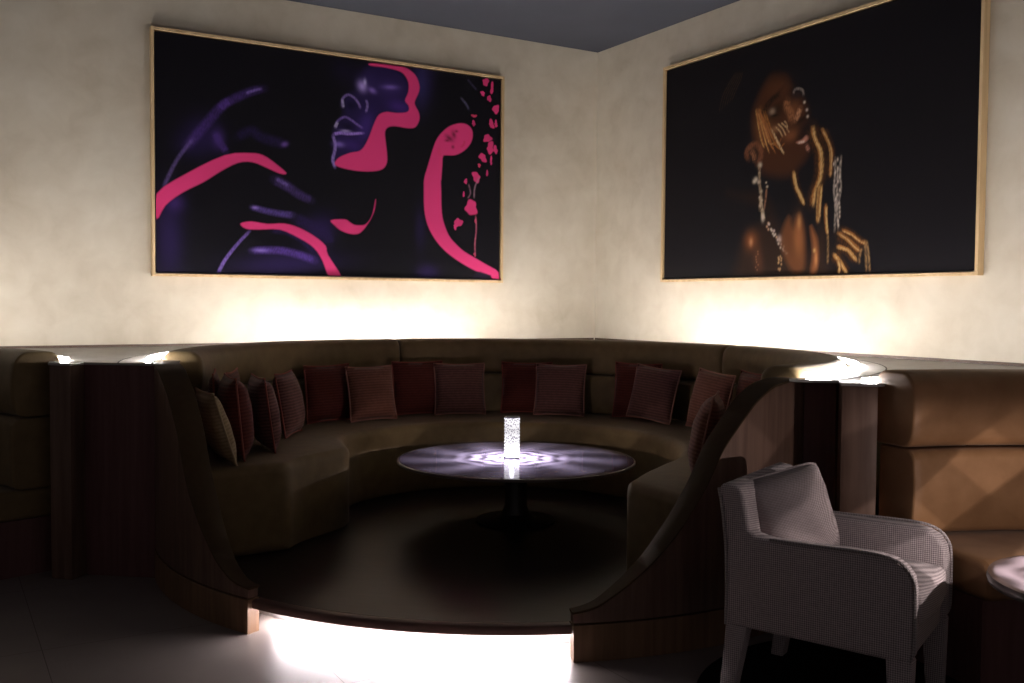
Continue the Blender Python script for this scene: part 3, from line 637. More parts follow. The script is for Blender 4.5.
# ------------------------------------------------------------------ camera
F_PX = 979.0
roll = math.atan(17.3 / 2230); pitch = math.atan(38.9 * math.cos(roll) / F_PX); yaw = math.atan2(.247, .969)
f0 = Vector((-math.sin(yaw), math.cos(yaw), 0)); r0 = Vector((math.cos(yaw), math.sin(yaw), 0)); u0 = Vector((0, 0, 1))
fw = f0 * math.cos(pitch) - u0 * math.sin(pitch); up = u0 * math.cos(pitch) + f0 * math.sin(pitch)
cr = r0 * math.cos(roll) + up * math.sin(roll); cu = up * math.cos(roll) - r0 * math.sin(roll)
cam = bpy.data.cameras.new('camera'); co = bpy.data.objects.new('camera', cam); C.objects.link(co)
mw = Matrix((cr, cu, -fw)).transposed().to_4x4(); mw.translation = (1.541, -5.837, 1.5); co.matrix_world = mw
cam.sensor_width = 36; cam.lens = F_PX / 1024 * 36; cam.clip_start = .05
bpy.context.scene.camera = co

# ------------------------------------------------------------------ round booth: platform
plat = empty('booth_platform', (0, 0, 0), 0, 'low round dark wooden platform of the corner booth, lit beneath its edge', 'platform')
obj('deck', lathe([(0, .115), (1.955, .115), (1.955, .15), (0, .15)], 96), M['deck'], plat)
obj('nosing', sweep(rrect(1.9555, .113, 2.012, .151, (.004, .004, .012, .004), 3), -109.2, -66.8, 40), M['nosing'], plat)
obj('riser', sweep([(1.76, 0), (1.80, 0), (1.80, .114), (1.76, .114)], -125, -51, 48), M['white'], plat)
tag(obj('light_strip', sweep(rrect(1.802, .070, 1.815, .100, (.003,) * 4, 2), -111, -65, 48), M['led_step'], plat), 'white light strip under the platform edge')

# curved walnut surround, its two front ends swooping down to the platform
SW_R = [(-66.7, .20), (-63.85, .22), (-60.25, .30), (-56.4, .404), (-52.9, .533), (-49.1, .715), (-47.1, .853), (-44.2, .963), (-41.2, 1.064), (-37.9, 1.125), (-34, 1.145), (0, 1.145)]
SW_L = [(-109.3, .20), (-112.5, .215), (-116, .29), (-120.2, .445), (-123.4, .593), (-125.1, .713), (-126.9, .861), (-130.6, 1.014), (-133, 1.07), (-136.5, 1.128), (-141, 1.145), (-176, 1.145)]
def swoop(tab, t):
    tb = sorted(tab)
    return float(np.interp(t, [a for a, _ in tb], [b for _, b in tb]))
sur = empty('booth_surround', (0, 0, 0), 0, 'curved walnut wall round the corner booth whose two front ends swoop down to the platform', 'booth wall')
for tab, t0, t1 in ((SW_R, -66.7, 0), (SW_L, -109.3, -176)):
    def ri(t, t0=t0): return 1.975 - .075 * min(1, abs(t - t0) / 13) if -152 < t < -32 else 2.008
    def smooth_z(t, tab=tab): return sum(swoop(tab, t + d) for d in (-.8, 0, .8)) / 3
    obj('curved_panel', sweep(None, t0, t1, 110, var=lambda t: rrect(ri(t), .163, 2.03, max(.19, smooth_z(t)), (.002,) * 4, 1)), M['panel'], sur)
    obj('edge_band', sweep(None, t0 + (-.15 if t0 > -100 else .15), t1, 110, var=lambda t: rrect(ri(t) - .004, max(.19, smooth_z(t)) + .0005, 2.033, max(.19, smooth_z(t)) + .011, (.003,) * 4, 1)), M['cap'], sur)
    obj('plinth', sweep(rrect(1.968, 0, 2.034, .156, (.002,) * 4, 1), t0, t1, 60), M['plinth'], sur)

# ------------------------------------------------------------------ round banquette
def cushion_prof(r0, r1, z0, z1, bulge, rad, n=5):
    p = rrect(r0, z0, r1, z1, rad, n); zm = (z0 + z1) / 2; h = (z1 - z0) / 2; rm = (r0 + r1) / 2
    q = []
    # subdivide the long inner face so it can bulge toward the sitter
    for i in range(len(p)):
        a, b = p[i], p[(i + 1) % len(p)]; q.append(a)
        if math.hypot(a[0] - b[0], a[1] - b[1]) > .09:
            for k in range(1, 4): q.append((a[0] + (b[0] - a[0]) * k / 4, a[1] + (b[1] - a[1]) * k / 4))
    return [(r - (bulge * (1 - min(1, abs(z - zm) / h) ** 2) if r < rm else 0), z) for r, z in q]
SEAT = .63
sofa = empty('round_banquette', (0, 0, .15), 0, 'large olive brown round banquette with tall backrest in the corner booth', 'sofa')
sofa.location = (0, 0, 0)
RIN = [(-49.5, 1.41), (-46, 1.33), (-39, 1.21), (-25, 1.11), (0, 1.08), (60, 1.07), (120, 1.07), (170, 1.07), (185, 1.03), (197, .95), (206, .93), (214, 1.02), (219, 1.16), (225, 1.32), (229.5, 1.41)]
def rin(t): return float(np.interp(t, [a for a, _ in RIN], [b for _, b in RIN]))
def seat_prof(t):
    r = sum(rin(t + d) for d in (-4, -2, 0, 2, 4)) / 5
    return rrect(r, .151, 1.89, SEAT, (.02, .005, .005, .055), 5)
obj('seat', sweep(None, -49.5, 229.5, 120, endround=.05, var=seat_prof), M['olive'], sofa)
for k in range(3):
    a0, a1 = ((-31, 44.9), (44.9, 131.4), (131.4, 207))[k]
    obj('lower_backrest', sweep(cushion_prof(1.765, 1.955, SEAT + .003, .932, .012, (.02, .01, .01, .035)), a0 + .12, a1 - .12, 44, endround=.02), M['olive'], sofa)
    obj('upper_backrest', sweep(cushion_prof(1.80, 2.005, .938, 1.207, .022, (.04, .02, .06, .06)), a0 + .12, a1 - .12, 44, endround=.03), M['olive'], sofa)

# ------------------------------------------------------------------ neighbouring booths
CR = (3.14, -2.97); CL = (-3.22, -3.0)
def neighbour(name, label, c, a_end, a_far, mat, zseat, zseam, ztop, flip):
    t = empty(name, (0, 0, 0), 0, label, 'sofa')
    s = 1 if a_far > a_end else -1
    ex = 3 * s
    obj('seat', sweep(rrect(1.36, zseat - .16, 2.035, zseat, (.03, .01, .01, .06), 5), a_end, a_far, 60, c, endround=.03), mat, t)
    obj('seat_base', sweep(rrect(1.42, .0, 2.03, zseat - .163, (.005,) * 4, 1), a_end + ex * .3, a_far, 60, c), M['panel_dark'], t)
    obj('lower_backrest', sweep(cushion_prof(1.79, 2.0, zseat + .003, zseam - .003, .014, (.03, .01, .01, .04)), a_end, a_far, 60, c, endround=.012), mat, t)
    obj('upper_backrest', sweep(cushion_prof(1.81, 2.035, zseam + .003, ztop, .024, (.045, .02, .06, .06)), a_end, a_far, 60, c, endround=.014), mat, t)
    return t
neighbour('curved_banquette', 'tan brown curved banquette behind the grey armchair and the small lit table', CR, 123, 25, M['tan'], .53, .895, 1.22, 1)
neighbour('curved_banquette', 'dark brown curved banquette cut by the left frame edge beside the wooden post', CL, 59.5, 160, M['olive'], .47, .86, 1.215, -1)

# wooden posts and recessed panels between the booths
dv = empty('booth_divider', (-1.9, -1.3, 0), 0, 'wide dark red wooden divider with a walnut post left of the corner booth', 'divider')
def at_parent(vf, p): return [(x - p.location.x, y - p.location.y, z - p.location.z) for x, y, z in vf[0]], vf[1]
obj('post', at_parent(bevelled(box(-2.135, -2.005, -1.40, -1.22, 0, 1.147), .004), dv), M['panel'], dv)
obj('panel', at_parent(bevelled(prism([(-2.004, -1.29), (-1.60, -1.245), (-1.60, -1.215), (-2.004, -1.26)], 'z', 0, 1.147), .003), dv), M['panel_dark'], dv)
dv = empty('booth_divider', (1.9, -1.2, 0), 0, 'narrow dark wooden divider with a walnut post behind the grey armchair', 'divider')
obj('post', at_parent(bevelled(box(1.885, 2.035, -1.345, -1.18, 0, 1.147), .004), dv), M['panel'], dv)
obj('panel', at_parent(bevelled(prism([(1.74, -1.05), (1.884, -1.05), (1.884, -1.02), (1.76, -1.02)], 'z', 0, 1.147), .003), dv), M['panel_dark'], dv)

# ------------------------------------------------------------------ stone ledges over the dividers, along the walls
def arc_pts(r, a0, a1, n, c=(0, 0)): return [pol(r, a0 + (a1 - a0) * k / n, 0, c)[:2] for k in range(n + 1)]
W = .004
Lp = arc_pts(2.037, 217.5, 92, 60) + [on_wall('L', .14, W, 0)[:2], on_wall('L', 6.4, W, 0)[:2]] + arc_pts(2.05, 133, 64, 36, CL) + [(-2.14, -1.403), (-2.003, -1.403), (-2.003, -1.292), (-1.66, -1.253)]
Rp = arc_pts(2.037, -35, 88, 60) + [on_wall('R', .14, W, 0)[:2], on_wall('R', 6.4, W, 0)[:2]] + arc_pts(2.05, 44, 118, 36, CR) + [(2.04, -1.348), (1.882, -1.348), (1.882, -1.213), (1.70, -1.205)]
for pts, nm, jr in ((Lp, 'pale stone ledge along the left wall running over the dark red panel', (216, 150)), (Rp, 'pale stone ledge along the right wall running over the right post', (-33, 35))):
    t = empty('stone_ledge', (0, 0, 0), 0, nm, 'ledge')
    obj('slab', prism(pts, 'z', 1.148, 1.16), M['stone'], t, 0)
    obj('joint', sweep(rrect(2.205, 1.1602, 2.213, 1.1612, (.0001,) * 4, 1), jr[0], jr[1], 40), M['joint'], t)
def led(label, c, r, a0, a1, n, e):
    v = sweep(rrect(r, 1.161, r + .022, 1.179, (.004,) * 4, 2), a0, a1, n, c)
    tag(obj('light_strip', v, e), label, 'light strip')
led('glowing white light strip on the ledge behind the corner booth backrest', (0, 0), 2.05, -31.5, 213, 120, M['led'])
led('glowing white light strip behind the tan banquette beside the right post', CR, 2.06, 124, 46, 44, M['led'])
led('glowing white light strip behind the left banquette beside the left post', CL, 2.06, 59.5, 134, 44, M['led'])

# ------------------------------------------------------------------ round table with crystal lamp
tab = empty('round_table', (.085, 0, .15), 0, 'low round dark table with glossy top in the middle of the corner booth', 'table')
obj('tabletop', lathe([(0, .365), (.70, .365), (.722, .372), (.728, .382), (.722, .389), (.70, .390), (0, .390)], 96), M['table'], tab)
obj('edge_band', lathe([(.7285, .372), (.733, .374), (.733, .386), (.7285, .388)], 96), M['table_edge'], tab)
obj('pedestal', lathe([(0, .02), (.13, .02), (.085, .05), (.07, .10), (.07, .30), (.12, .35), (.26, .364), (0, .364)], 48), M['table_leg'], tab)
obj('foot', lathe([(0, .0), (.24, .0), (.245, .01), (.23, .02), (0, .024)], 64), M['table_leg'], tab)

def crystal_mat():
    m, nt, b = new_mat('lit_crystal')
    tc = node(nt, 'ShaderNodeTexCoord'); v = node(nt, 'ShaderNodeTexVoronoi', Scale=95); lk(nt, tc.outputs['Object'], v.inputs['Vector'])
    sp = node(nt, 'ShaderNodeSeparateXYZ'); lk(nt, tc.outputs['Object'], sp.inputs[0])
    e = node(nt, 'ShaderNodeEmission')
    g = ramp(nt, v.outputs['Distance'], [(.12, (.04, .035, .05)), (.32, (.22, .18, .30)), (.50, (1, .97, 1))])
    lk(nt, g, e.inputs['Color'])
    lw = ramp(nt, sp.outputs[2], [(.0, (1, 1, 1)), (.10, (.42, .42, .42)), (.17, (.26, .26, .26)), (.25, (.4, .4, .4))])
    lk(nt, math_n(nt, 'MULTIPLY', lw, 4.0), e.inputs['Strength'])
    gl = node(nt, 'ShaderNodeBsdfTransparent'); mx = node(nt, 'ShaderNodeMixShader'); mx.inputs[0].default_value = .6
    lk(nt, gl.outputs[0], mx.inputs[1]); lk(nt, e.outputs[0], mx.inputs[2])
    lk(nt, mx.outputs[0], nt.nodes['Material Output'].inputs['Surface'])
    return m
M['crystal'] = crystal_mat()
def studded(r, z0, z1, na=20, nz=24):
    v, f = [], []
    for j in range(nz + 1):
        for i in range(na):
            s = .0065 if (j % 2 == 1 and i % 2 == 0) or (j % 4 == 3 and i % 2 == 0) else 0
            v.append(pol(r + s, 360 * i / na, z0 + (z1 - z0) * j / nz))
    for j in range(nz):
        for i in range(na):
            k = (i + 1) % na; f.append((j * na + i, j * na + k, (j + 1) * na + k, (j + 1) * na + i))
    return v, f
def lamp(loc, label, energy, hlight, rtop, kdown, color):
    t = empty('crystal_table_lamp', loc, .1, label, 'lamp')
    obj('base', lathe([(0, 0), (.047, 0), (.049, .004), (.047, .009), (0, .009)], 32), M['chrome'], t)
    obj('crystal_body', studded(.044, .009, .252), M['crystal'], t, 0)
    obj('top_ring', lathe([(.026, .250), (.046, .250), (.047, .254), (.045, .258), (.026, .258)], 32), M['chrome'], t)
    L = bpy.data.lights.new('lamp_bulb', 'POINT'); L.energy = energy; L.shadow_soft_size = .004; L.color = (1, 1, 1); L.use_nodes = True
    nt = L.node_tree; e = nt.nodes['Emission']
    g = node(nt, 'ShaderNodeNewGeometry'); sp = node(nt, 'ShaderNodeSeparateXYZ'); lk(nt, g.outputs['Incoming'], sp.inputs[0])
    x, y, z = sp.outputs
    phi = math_n(nt, 'ARCTAN2', y, x); hor = math_n(nt, 'SQRT', math_n(nt, 'ADD', math_n(nt, 'MULTIPLY', x, x), math_n(nt, 'MULTIPLY', y, y)))
    el = math_n(nt, 'DIVIDE', z, math_n(nt, 'MAXIMUM', hor, .001))
    # cut facets throw crossed soft-edged wedges of light to the sides ...
    p5 = math_n(nt, 'MULTIPLY', phi, 8.0); e9 = math_n(nt, 'MULTIPLY', el, 11.0)
    def step(s): return math_n(nt, 'ADD', math_n(nt, 'MULTIPLY', s, 3.2), .5, True)
    a = step(math_n(nt, 'SINE', math_n(nt, 'ADD', p5, e9))); b_ = step(math_n(nt, 'SINE', math_n(nt, 'SUBTRACT', p5, e9)))
    soft = math_n(nt, 'SUBTRACT', 1.25, math_n(nt, 'MULTIPLY', math_n(nt, 'MAXIMUM', el, 0.0), 2.4), True)
    side = math_n(nt, 'ADD', .62, math_n(nt, 'MULTIPLY', math_n(nt, 'MULTIPLY', soft, .45), math_n(nt, 'MULTIPLY', math_n(nt, 'ADD', a, b_), math_n(nt, 'ADD', .25, a))))
    # ... and rings with petals down on to the table
    rad = math_n(nt, 'DIVIDE', hlight, math_n(nt, 'MAXIMUM', math_n(nt, 'MULTIPLY', el, -1.0), .001))
    pet = math_n(nt, 'SINE', math_n(nt, 'MULTIPLY', phi, 8.0))
    ring = math_n(nt, 'SINE', math_n(nt, 'ADD', math_n(nt, 'MULTIPLY', rad, 62.0), math_n(nt, 'MULTIPLY', pet, 1.0)))
    fade = math_n(nt, 'SUBTRACT', 1.0, math_n(nt, 'MULTIPLY', rad, 2.1), True)
    ray = math_n(nt, 'POWER', math_n(nt, 'ABSOLUTE', math_n(nt, 'SINE', math_n(nt, 'ADD', math_n(nt, 'MULTIPLY', phi, 4.5), math_n(nt, 'MULTIPLY', rad, 2.0)))), 2.5)
    core = math_n(nt, 'MULTIPLY', fade, math_n(nt, 'ADD', .70, math_n(nt, 'MULTIPLY', ring, .68)))
    down = math_n(nt, 'ADD', math_n(nt, 'MULTIPLY', math_n(nt, 'MULTIPLY', core, fade), 5.5), math_n(nt, 'ADD', .16, math_n(nt, 'MULTIPLY', ray, .5)))
    isd = math_n(nt, 'LESS_THAN', el, -hlight / rtop)
    mx = nt.nodes.new('ShaderNodeMix'); mx.data_type = 'FLOAT'; lk(nt, isd, mx.inputs[0]); lk(nt, side, mx.inputs[2]); lk(nt, math_n(nt, 'MULTIPLY', down, math_n(nt, 'ADD', .3, math_n(nt, 'MULTIPLY', math_n(nt, 'POWER', math_n(nt, 'MINIMUM', rad, .45), 2.0), kdown))), mx.inputs[3])
    lk(nt, mx.outputs[0], e.inputs['Strength'])
    mc = nt.nodes.new('ShaderNodeMix'); mc.data_type = 'RGBA'; lk(nt, isd, mc.inputs[0]); mc.inputs[6].default_value = (1.0, .86, .82, 1); mc.inputs[7].default_value = tuple(color) + (1,)
    lk(nt, mc.outputs[2], e.inputs['Color'])
    o = bpy.data.objects.new('lamp_bulb', L); C.objects.link(o); o.parent = t; o.location = (0, 0, hlight)
    return t
lamp((.058, .0, .5405), 'lit studded crystal column lamp on the low round table in the corner booth', 10.5, .085, .69, 190.0, (.84, .78, 1.0))

# ------------------------------------------------------------------ small side table on the right and its lamp
st = empty('side_table', (2.69, -2.29, 0), 0, 'small round side table with bright pale top at the right frame edge', 'table')
obj('tabletop', lathe([(0, .585), (.375, .585), (.375, .598), (.372, .600), (0, .600)], 64), M['marble'], st)
obj('rim', lathe([(.376, .565), (.392, .568), (.396, .582), (.392, .598), (.3765, .6005)], 64), M['table_edge'], st)
obj('column', lathe([(0, .018), (.06, .018), (.035, .05), (.03, .12), (.03, .50), (.06, .56), (.18, .584), (0, .584)], 32), M['table_leg'], st)
obj('foot', lathe([(0, .0), (.23, .0), (.235, .008), (.22, .016), (0, .02)], 48), M['table_leg'], st)
lamp((2.69, -2.29, .6005), 'lit studded crystal column lamp on the small side table at the right', 34.0, .24, .372, 60.0, (.90, .86, 1.0))

# ------------------------------------------------------------------ cushions
def pillow_mesh(w, h, t, n=14, pinch=.10, rc=0):
    v, f = [], []; idx = {}
    def pt(i, j, s):
        a, b = 2 * i / n - 1, 2 * j / n - 1
        edge = i in (0, n) or j in (0, n)
        k = (i, j, 0 if edge else s)
        if k in idx: return idx[k]
        u = 1 - pinch * (1 - b * b) ** 1.0 * .55; q = 1 - pinch * (1 - a * a) * .55
        u *= 1 - rc * abs(a * b) ** 4; q *= 1 - rc * abs(a * b) ** 4
        th = t / 2 * (max(0, 1 - abs(a) ** 2.6) * max(0, 1 - abs(b) ** 2.6)) ** .55
        th *= 1 + .05 * math.sin(5 * a + 3 * b) + .03 * math.sin(9 * b - 2 * a)
        v.append((s * th if not edge else 0, a * w / 2 * u, b * h / 2 * q)); idx[k] = len(v) - 1
        return idx[k]
    for s in (1, -1):
        for i in range(n):
            for j in range(n): f.append((pt(i, j, s), pt(i + 1, j, s), pt(i + 1, j + 1, s), pt(i, j + 1, s)))
    ring = [(i, 0) for i in range(n)] + [(n, j) for j in range(n)] + [(i, n) for i in range(n, 0, -1)] + [(0, j) for j in range(n, 0, -1)]
    rp = [v[pt(i, j, 1)] for i, j in ring]
    return (v, f), rp
def cushion(label, loc, head, lean, w, h, t, mat, pip, group=None, name='cushion', rollx=0, rc=0):
    mesh, ring = pillow_mesh(w, h, t, rc=rc)
    o = obj(name, mesh, mat, None, 80)
    o.location = loc; o.rotation_mode = 'XYZ'
    o.matrix_world = Matrix.Translation(loc) @ Matrix.Rotation(head, 4, 'Z') @ Matrix.Rotation(-lean, 4, 'Y') @ Matrix.Rotation(rollx, 4, 'X')
    tag(o, label, 'cushion', group)
    obj('piping', tube(ring, .0055, 6, True), pip, o)
    return o
def booth_cushion(label, r, th, turn, lean, w, h, t, mat, pip, rollx=0):
    p = pol(r, th); z = SEAT + .004 + h / 2 * math.cos(lean) * (1 if not rollx else 1.05)
    return cushion(label, (p[0], p[1], z), R(th + 180 + turn), lean, w, h, t, M[mat], M[pip], 'cushions along the round banquette', rollx=R(rollx))
BC = [
 ('sand coloured cushion leaning at the left front end of the round banquette', 1.73, 221.5, 4, .30, .38, .40, .12, 'cream', 'pip_sand', 0),
 ('plump dark red cushion standing right beside the sand coloured cushion', 1.61, 216.5, 2, .10, .42, .45, .19, 'red', 'pip_red', 0),
 ('dark red cushion behind the plump red one, only its top corner showing', 1.70, 209.5, 0, .05, .42, .46, .09, 'red', 'pip_red', 0),
 ('mauve brown cushion seen edge on, second right from the sand cushion', 1.44, 207, 12, .14, .42, .43, .17, 'mauve', 'pip_red', 0),
 ('dark red cushion wedged between two mauve ones, only its top showing', 1.62, 201.5, 0, .05, .40, .45, .09, 'red', 'pip_red', 0),
 ('mauve brown cushion turned sideways just left of a dark red cushion', 1.43, 182, 10, .17, .40, .41, .16, 'mauve', 'pip_red', 0),
 ('dark red cushion tucked behind a rust one left of the backrest seam', 1.62, 156, -2, .10, .41, .41, .13, 'red', 'pip_red', 0),
 ('rust brown cushion facing forward just left of the backrest seam', 1.48, 145.5, 0, .20, .40, .40, .15, 'rust', 'pip_mauve', 0),
 ('dark red cushion tucked behind a mauve one right of the backrest seam', 1.64, 128.5, 0, .10, .41, .41, .12, 'red', 'pip_red', 0),
 ('mauve brown cushion behind the left half of the table', 1.57, 117.2, 0, .20, .40, .40, .15, 'mauve', 'pip_mauve', 0),
 ('dark red cushion directly behind the crystal lamp, half hidden by a mauve one', 1.665, 98.5, 0, .10, .40, .40, .12, 'red', 'pip_red', 0),
 ('mauve brown cushion just right of the crystal lamp', 1.57, 88.6, 0, .20, .40, .40, .15, 'mauve', 'pip_mauve', 0),
 ('dark red cushion behind the tilted mauve one right of the table', 1.665, 67.5, 0, .10, .40, .42, .12, 'red', 'pip_red', 0),
 ('mauve brown cushion tilted to one side behind the right end of the table', 1.58, 60.5, 0, .22, .40, .40, .15, 'mauve', 'pip_mauve', -5),
 ('rust brown cushion right of the tilted mauve one, near the right backrest seam', 1.50, 36, 4, .22, .40, .41, .15, 'rust', 'pip_mauve', -4),
 ('dark red cushion at the right whose top shows above the curved walnut edge', 1.63, 25, 0, .12, .41, .43, .13, 'red', 'pip_red', 0),
 ('rust brown cushion at the right front end partly hidden by the curved walnut edge', 1.53, -33, 32, .20, .42, .42, .15, 'rust', 'pip_mauve', 0),
]
for a in BC: booth_cushion(*a)

# ------------------------------------------------------------------ armchair
HD = -.35
ch = empty('armchair', (1.850, -1.928, .0075), HD, 'grey woven upholstered armchair on the dark round rug in front of the right post', 'armchair')
CW, CD = .638, .667; AT = .088
arm_out = [(-.300, .290), (.250, .276), (.322, .276), (.333, .30), (.334, .42), (.333, .525), (.325, .568), (.300, .603), (.262, .624), (.205, .633), (.10, .634), (-.05, .630), (-.17, .630), (-.225, .640), (-.262, .672), (-.290, .730), (-.318, .74), (-.322, .60), (-.330, .45), (-.332, .30)]
for sgn in (-1, 1):
    y0, y1 = (-CW / 2, -CW / 2 + AT) if sgn < 0 else (CW / 2 - AT, CW / 2)
    a = obj('arm', bevelled(prism(arm_out, 'y', y0, y1), .016, 3, 50), M['grey'], ch)
    yo = y0 + .006 if sgn < 0 else y1 - .006
    line = catmull([(.322, .285), (.336, .33), (.337, .45), (.335, .53), (.327, .570), (.302, .606), (.263, .627), (.205, .636), (.10, .637), (-.05, .633), (-.17, .633)], 4)
    obj('welt', tube([(p[0], yo, p[1]) for p in line], .006, 6), M['welt'], a)
back_out = [(-.335, .28), (-.331, .45), (-.338, .60), (-.352, .72), (-.368, .800), (-.364, .816), (-.345, .822), (-.300, .815), (-.276, .800), (-.262, .74), (-.242, .64), (-.225, .50), (-.215, .30)]
bk = obj('backrest', bevelled(prism(back_out, 'y', -CW / 2 + .002, CW / 2 - .002), .018, 3, 40), M['grey'], ch)
for sgn in (-1, 1):
    line = catmull([(-.334, .29), (-.333, .45), (-.340, .60), (-.354, .72), (-.369, .803)], 5)
    obj('welt', tube([(p[0], sgn * (CW / 2 - .006), p[1]) for p in line], .006, 6), M['welt'], bk)
obj('seat_rail', bevelled(box(-.25, .318, -CW / 2 + AT - .01, CW / 2 - AT + .01, .272, .37), .012), M['grey'], ch)
def seat_cushion(x0, x1, y0, y1, z0, z1, crown, n=16):
    v, f = [], []; vf = bevelled(box(x0, x1, y0, y1, z0, z1), .03, 4)
    me = bpy.data.meshes.new('t'); me.from_pydata(vf[0], [], vf[1]); bm = bmesh.new(); bm.from_mesh(me); bpy.data.meshes.remove(me)
    bmesh.ops.subdivide_edges(bm, edges=[e for e in bm.edges if e.calc_length() > .2], cuts=8, use_grid_fill=True)
    for q in bm.verts:
        a = (q.co.x - (x0 + x1) / 2) / ((x1 - x0) / 2); b = (q.co.y - (y0 + y1) / 2) / ((y1 - y0) / 2)
        k = max(0, 1 - a ** 4) * max(0, 1 - b ** 4)
        if q.co.z > (z0 + z1) / 2: q.co.z += crown * k
        if q.co.x > x1 - .04: q.co.x += .018 * max(0, 1 - b * b)
    bm.verts.index_update(); out = ([tuple(q.co) for q in bm.verts], [tuple(q.index for q in fc.verts) for fc in bm.faces]); bm.free()
    return out
obj('seat_cushion', seat_cushion(-.215, .335, -CW / 2 + AT + .002, CW / 2 - AT - .002, .375, .500, .022), M['grey'], ch, 50)
def leg(x0, x1, xb0, xb1, y0, y1, yb0, yb1, z1):
    v = [(xb0, yb0, 0), (xb1, yb0, 0), (xb1, yb1, 0), (xb0, yb1, 0), (x0, y0, z1), (x1, y0, z1), (x1, y1, z1), (x0, y1, z1)]
    return bevelled((v, box(0, 1, 0, 1, 0, 1)[1]), .007, 2)
for sgn in (-1, 1):
    yo = sgn * CW / 2; yi = sgn * (CW / 2 - .075)
    a, b = min(yo, yi), max(yo, yi); c, d = (a, b - .012) if sgn < 0 else (a + .012, b)
    obj('leg', leg(.245, .332, .262, .326, a, b, c, d, .285), M['grey'], ch)
    obj('leg', leg(-.332, -.250, -.358, -.305, a, b, c, d, .295), M['grey'], ch)
hd = R(-60)
pc = Vector((1.850, -1.928, 0)) + Matrix.Rotation(HD, 3, 'Z') @ Vector((-.185, -.050, 0))
cushion('grey woven cushion leaning on the backrest of the grey armchair', (pc.x, pc.y, .513 + .165), hd, .22, .38, .37, .23, M['greyp'], M['greyp'], rollx=R(12), rc=.10)
tag(obj('round_rug', lathe([(0, 0.0005), (.80, .0005), (.805, .003), (.80, .007), (0, .0075)], 72, (2.12, -2.0, 0)), M['rug']), 'dark charcoal round rug under the grey armchair', 'rug')

# ------------------------------------------------------------------ framed prints
def spline(pts, closed=True, per=5): return np.array(catmull(pts, per, closed))
def render_art(art, w, h, nx, ny, base, rough, ins=.030):
    xs, ys = np.meshgrid(np.linspace(ins, w - ins, nx), np.linspace(ins, h - ins, ny)); X, Y = xs.ravel(), ys.ravel()
    img = np.tile(np.array(base, float), (X.size, 1))
    def blend(sel, a, c): img[sel] = img[sel] * (1 - a[:, None]) + np.array(c)[None] * a[:, None]
    def seg_dist(P, x, y, closed):
        d = np.full(x.size, 1e9); tt = np.zeros(x.size); N = len(P); M_ = N if closed else N - 1
        for i in range(M_):
            a, b = P[i], P[(i + 1) % N]; ab = b - a; L2 = max(ab @ ab, 1e-12)
            t = np.clip(((x - a[0]) * ab[0] + (y - a[1]) * ab[1]) / L2, 0, 1)
            q = np.hypot(x - a[0] - t * ab[0], y - a[1] - t * ab[1]); m = q < d
            d[m] = q[m]; tt[m] = (i + t[m]) / M_
        return d, tt
    for e in art:
        if e[0] == 'p':
            _, pts, col, soft, al = e; P = spline(pts, True, 3)
            m = soft * 1.2
            sel = np.where((X > P[:, 0].min() - m) & (X < P[:, 0].max() + m) & (Y > P[:, 1].min() - m) & (Y < P[:, 1].max() + m))[0]
            if not sel.size: continue
            x, y = X[sel], Y[sel]; d, _ = seg_dist(P, x, y, True); ins = np.zeros(x.size, bool)
            for i in range(len(P)):
                (x1, y1), (x2, y2) = P[i], P[(i + 1) % len(P)]
                if y1 == y2: continue
                c = (y1 > y) != (y2 > y); ins ^= c & (x < (x2 - x1) * (y - y1) / (y2 - y1) + x1)
            sd = np.where(ins, d, -d); blend(sel, np.clip(.5 + sd / soft, 0, 1) * al, col)
        elif e[0] == 's':
            _, pts, w0, w1, col, soft, al = e; P = spline(pts, False, 4); m = max(w0, w1) + soft
            sel = np.where((X > P[:, 0].min() - m) & (X < P[:, 0].max() + m) & (Y > P[:, 1].min() - m) & (Y < P[:, 1].max() + m))[0]
            if not sel.size: continue
            d, t = seg_dist(P, X[sel], Y[sel], False); wd = (w0 + (w1 - w0) * t) / 2
            fade = np.clip(np.minimum(t, 1 - t) * 8 + .25, 0, 1)
            a = np.clip(1 - (d - wd) / soft, 0, 1); br = 1 if not rough else np.clip(.75 + rough * (np.sin(X[sel] * 131 + 3 * np.sin(Y[sel] * 43)) * np.sin(Y[sel] * 61 + 3 * np.sin(X[sel] * 87))), .1, 1)
            blend(sel, a * a * (3 - 2 * a) * al * fade * br, col)
        else:
            kind, cx, cy, rx, ry, rot, col, al = e; m = 2.4 * max(rx, ry)
            sel = np.where((abs(X - cx) < m) & (abs(Y - cy) < m))[0]
            if not sel.size: continue
            dx, dy = X[sel] - cx, Y[sel] - cy; c, s = math.cos(R(rot)), math.sin(R(rot))
            q = np.hypot((dx * c - dy * s) / rx, (dx * s + dy * c) / ry)
            an = np.arctan2(dy, dx); q2 = q * (1 + (.12 * np.sin(2 * an + cx * 90) + .12 * np.sin(3 * an + cy * 60)) + .09 * np.sin(5 * an + cy * 130))
            a = np.exp(-q * q * 1.1) if kind == 'b' else np.clip((1 - q2) * 5, 0, 1)
            blend(sel, a * al, col)
    return X, Y, img
def print_mat(name):
    m, nt, b = new_mat(name)
    a = nt.nodes.new('ShaderNodeVertexColor'); a.layer_name = 'print'
    lk(nt, a.outputs['Color'], b.inputs['Base Color']); b.inputs['Roughness'].default_value = .55; b.inputs['Specular IOR Level'].default_value = .1
    return m
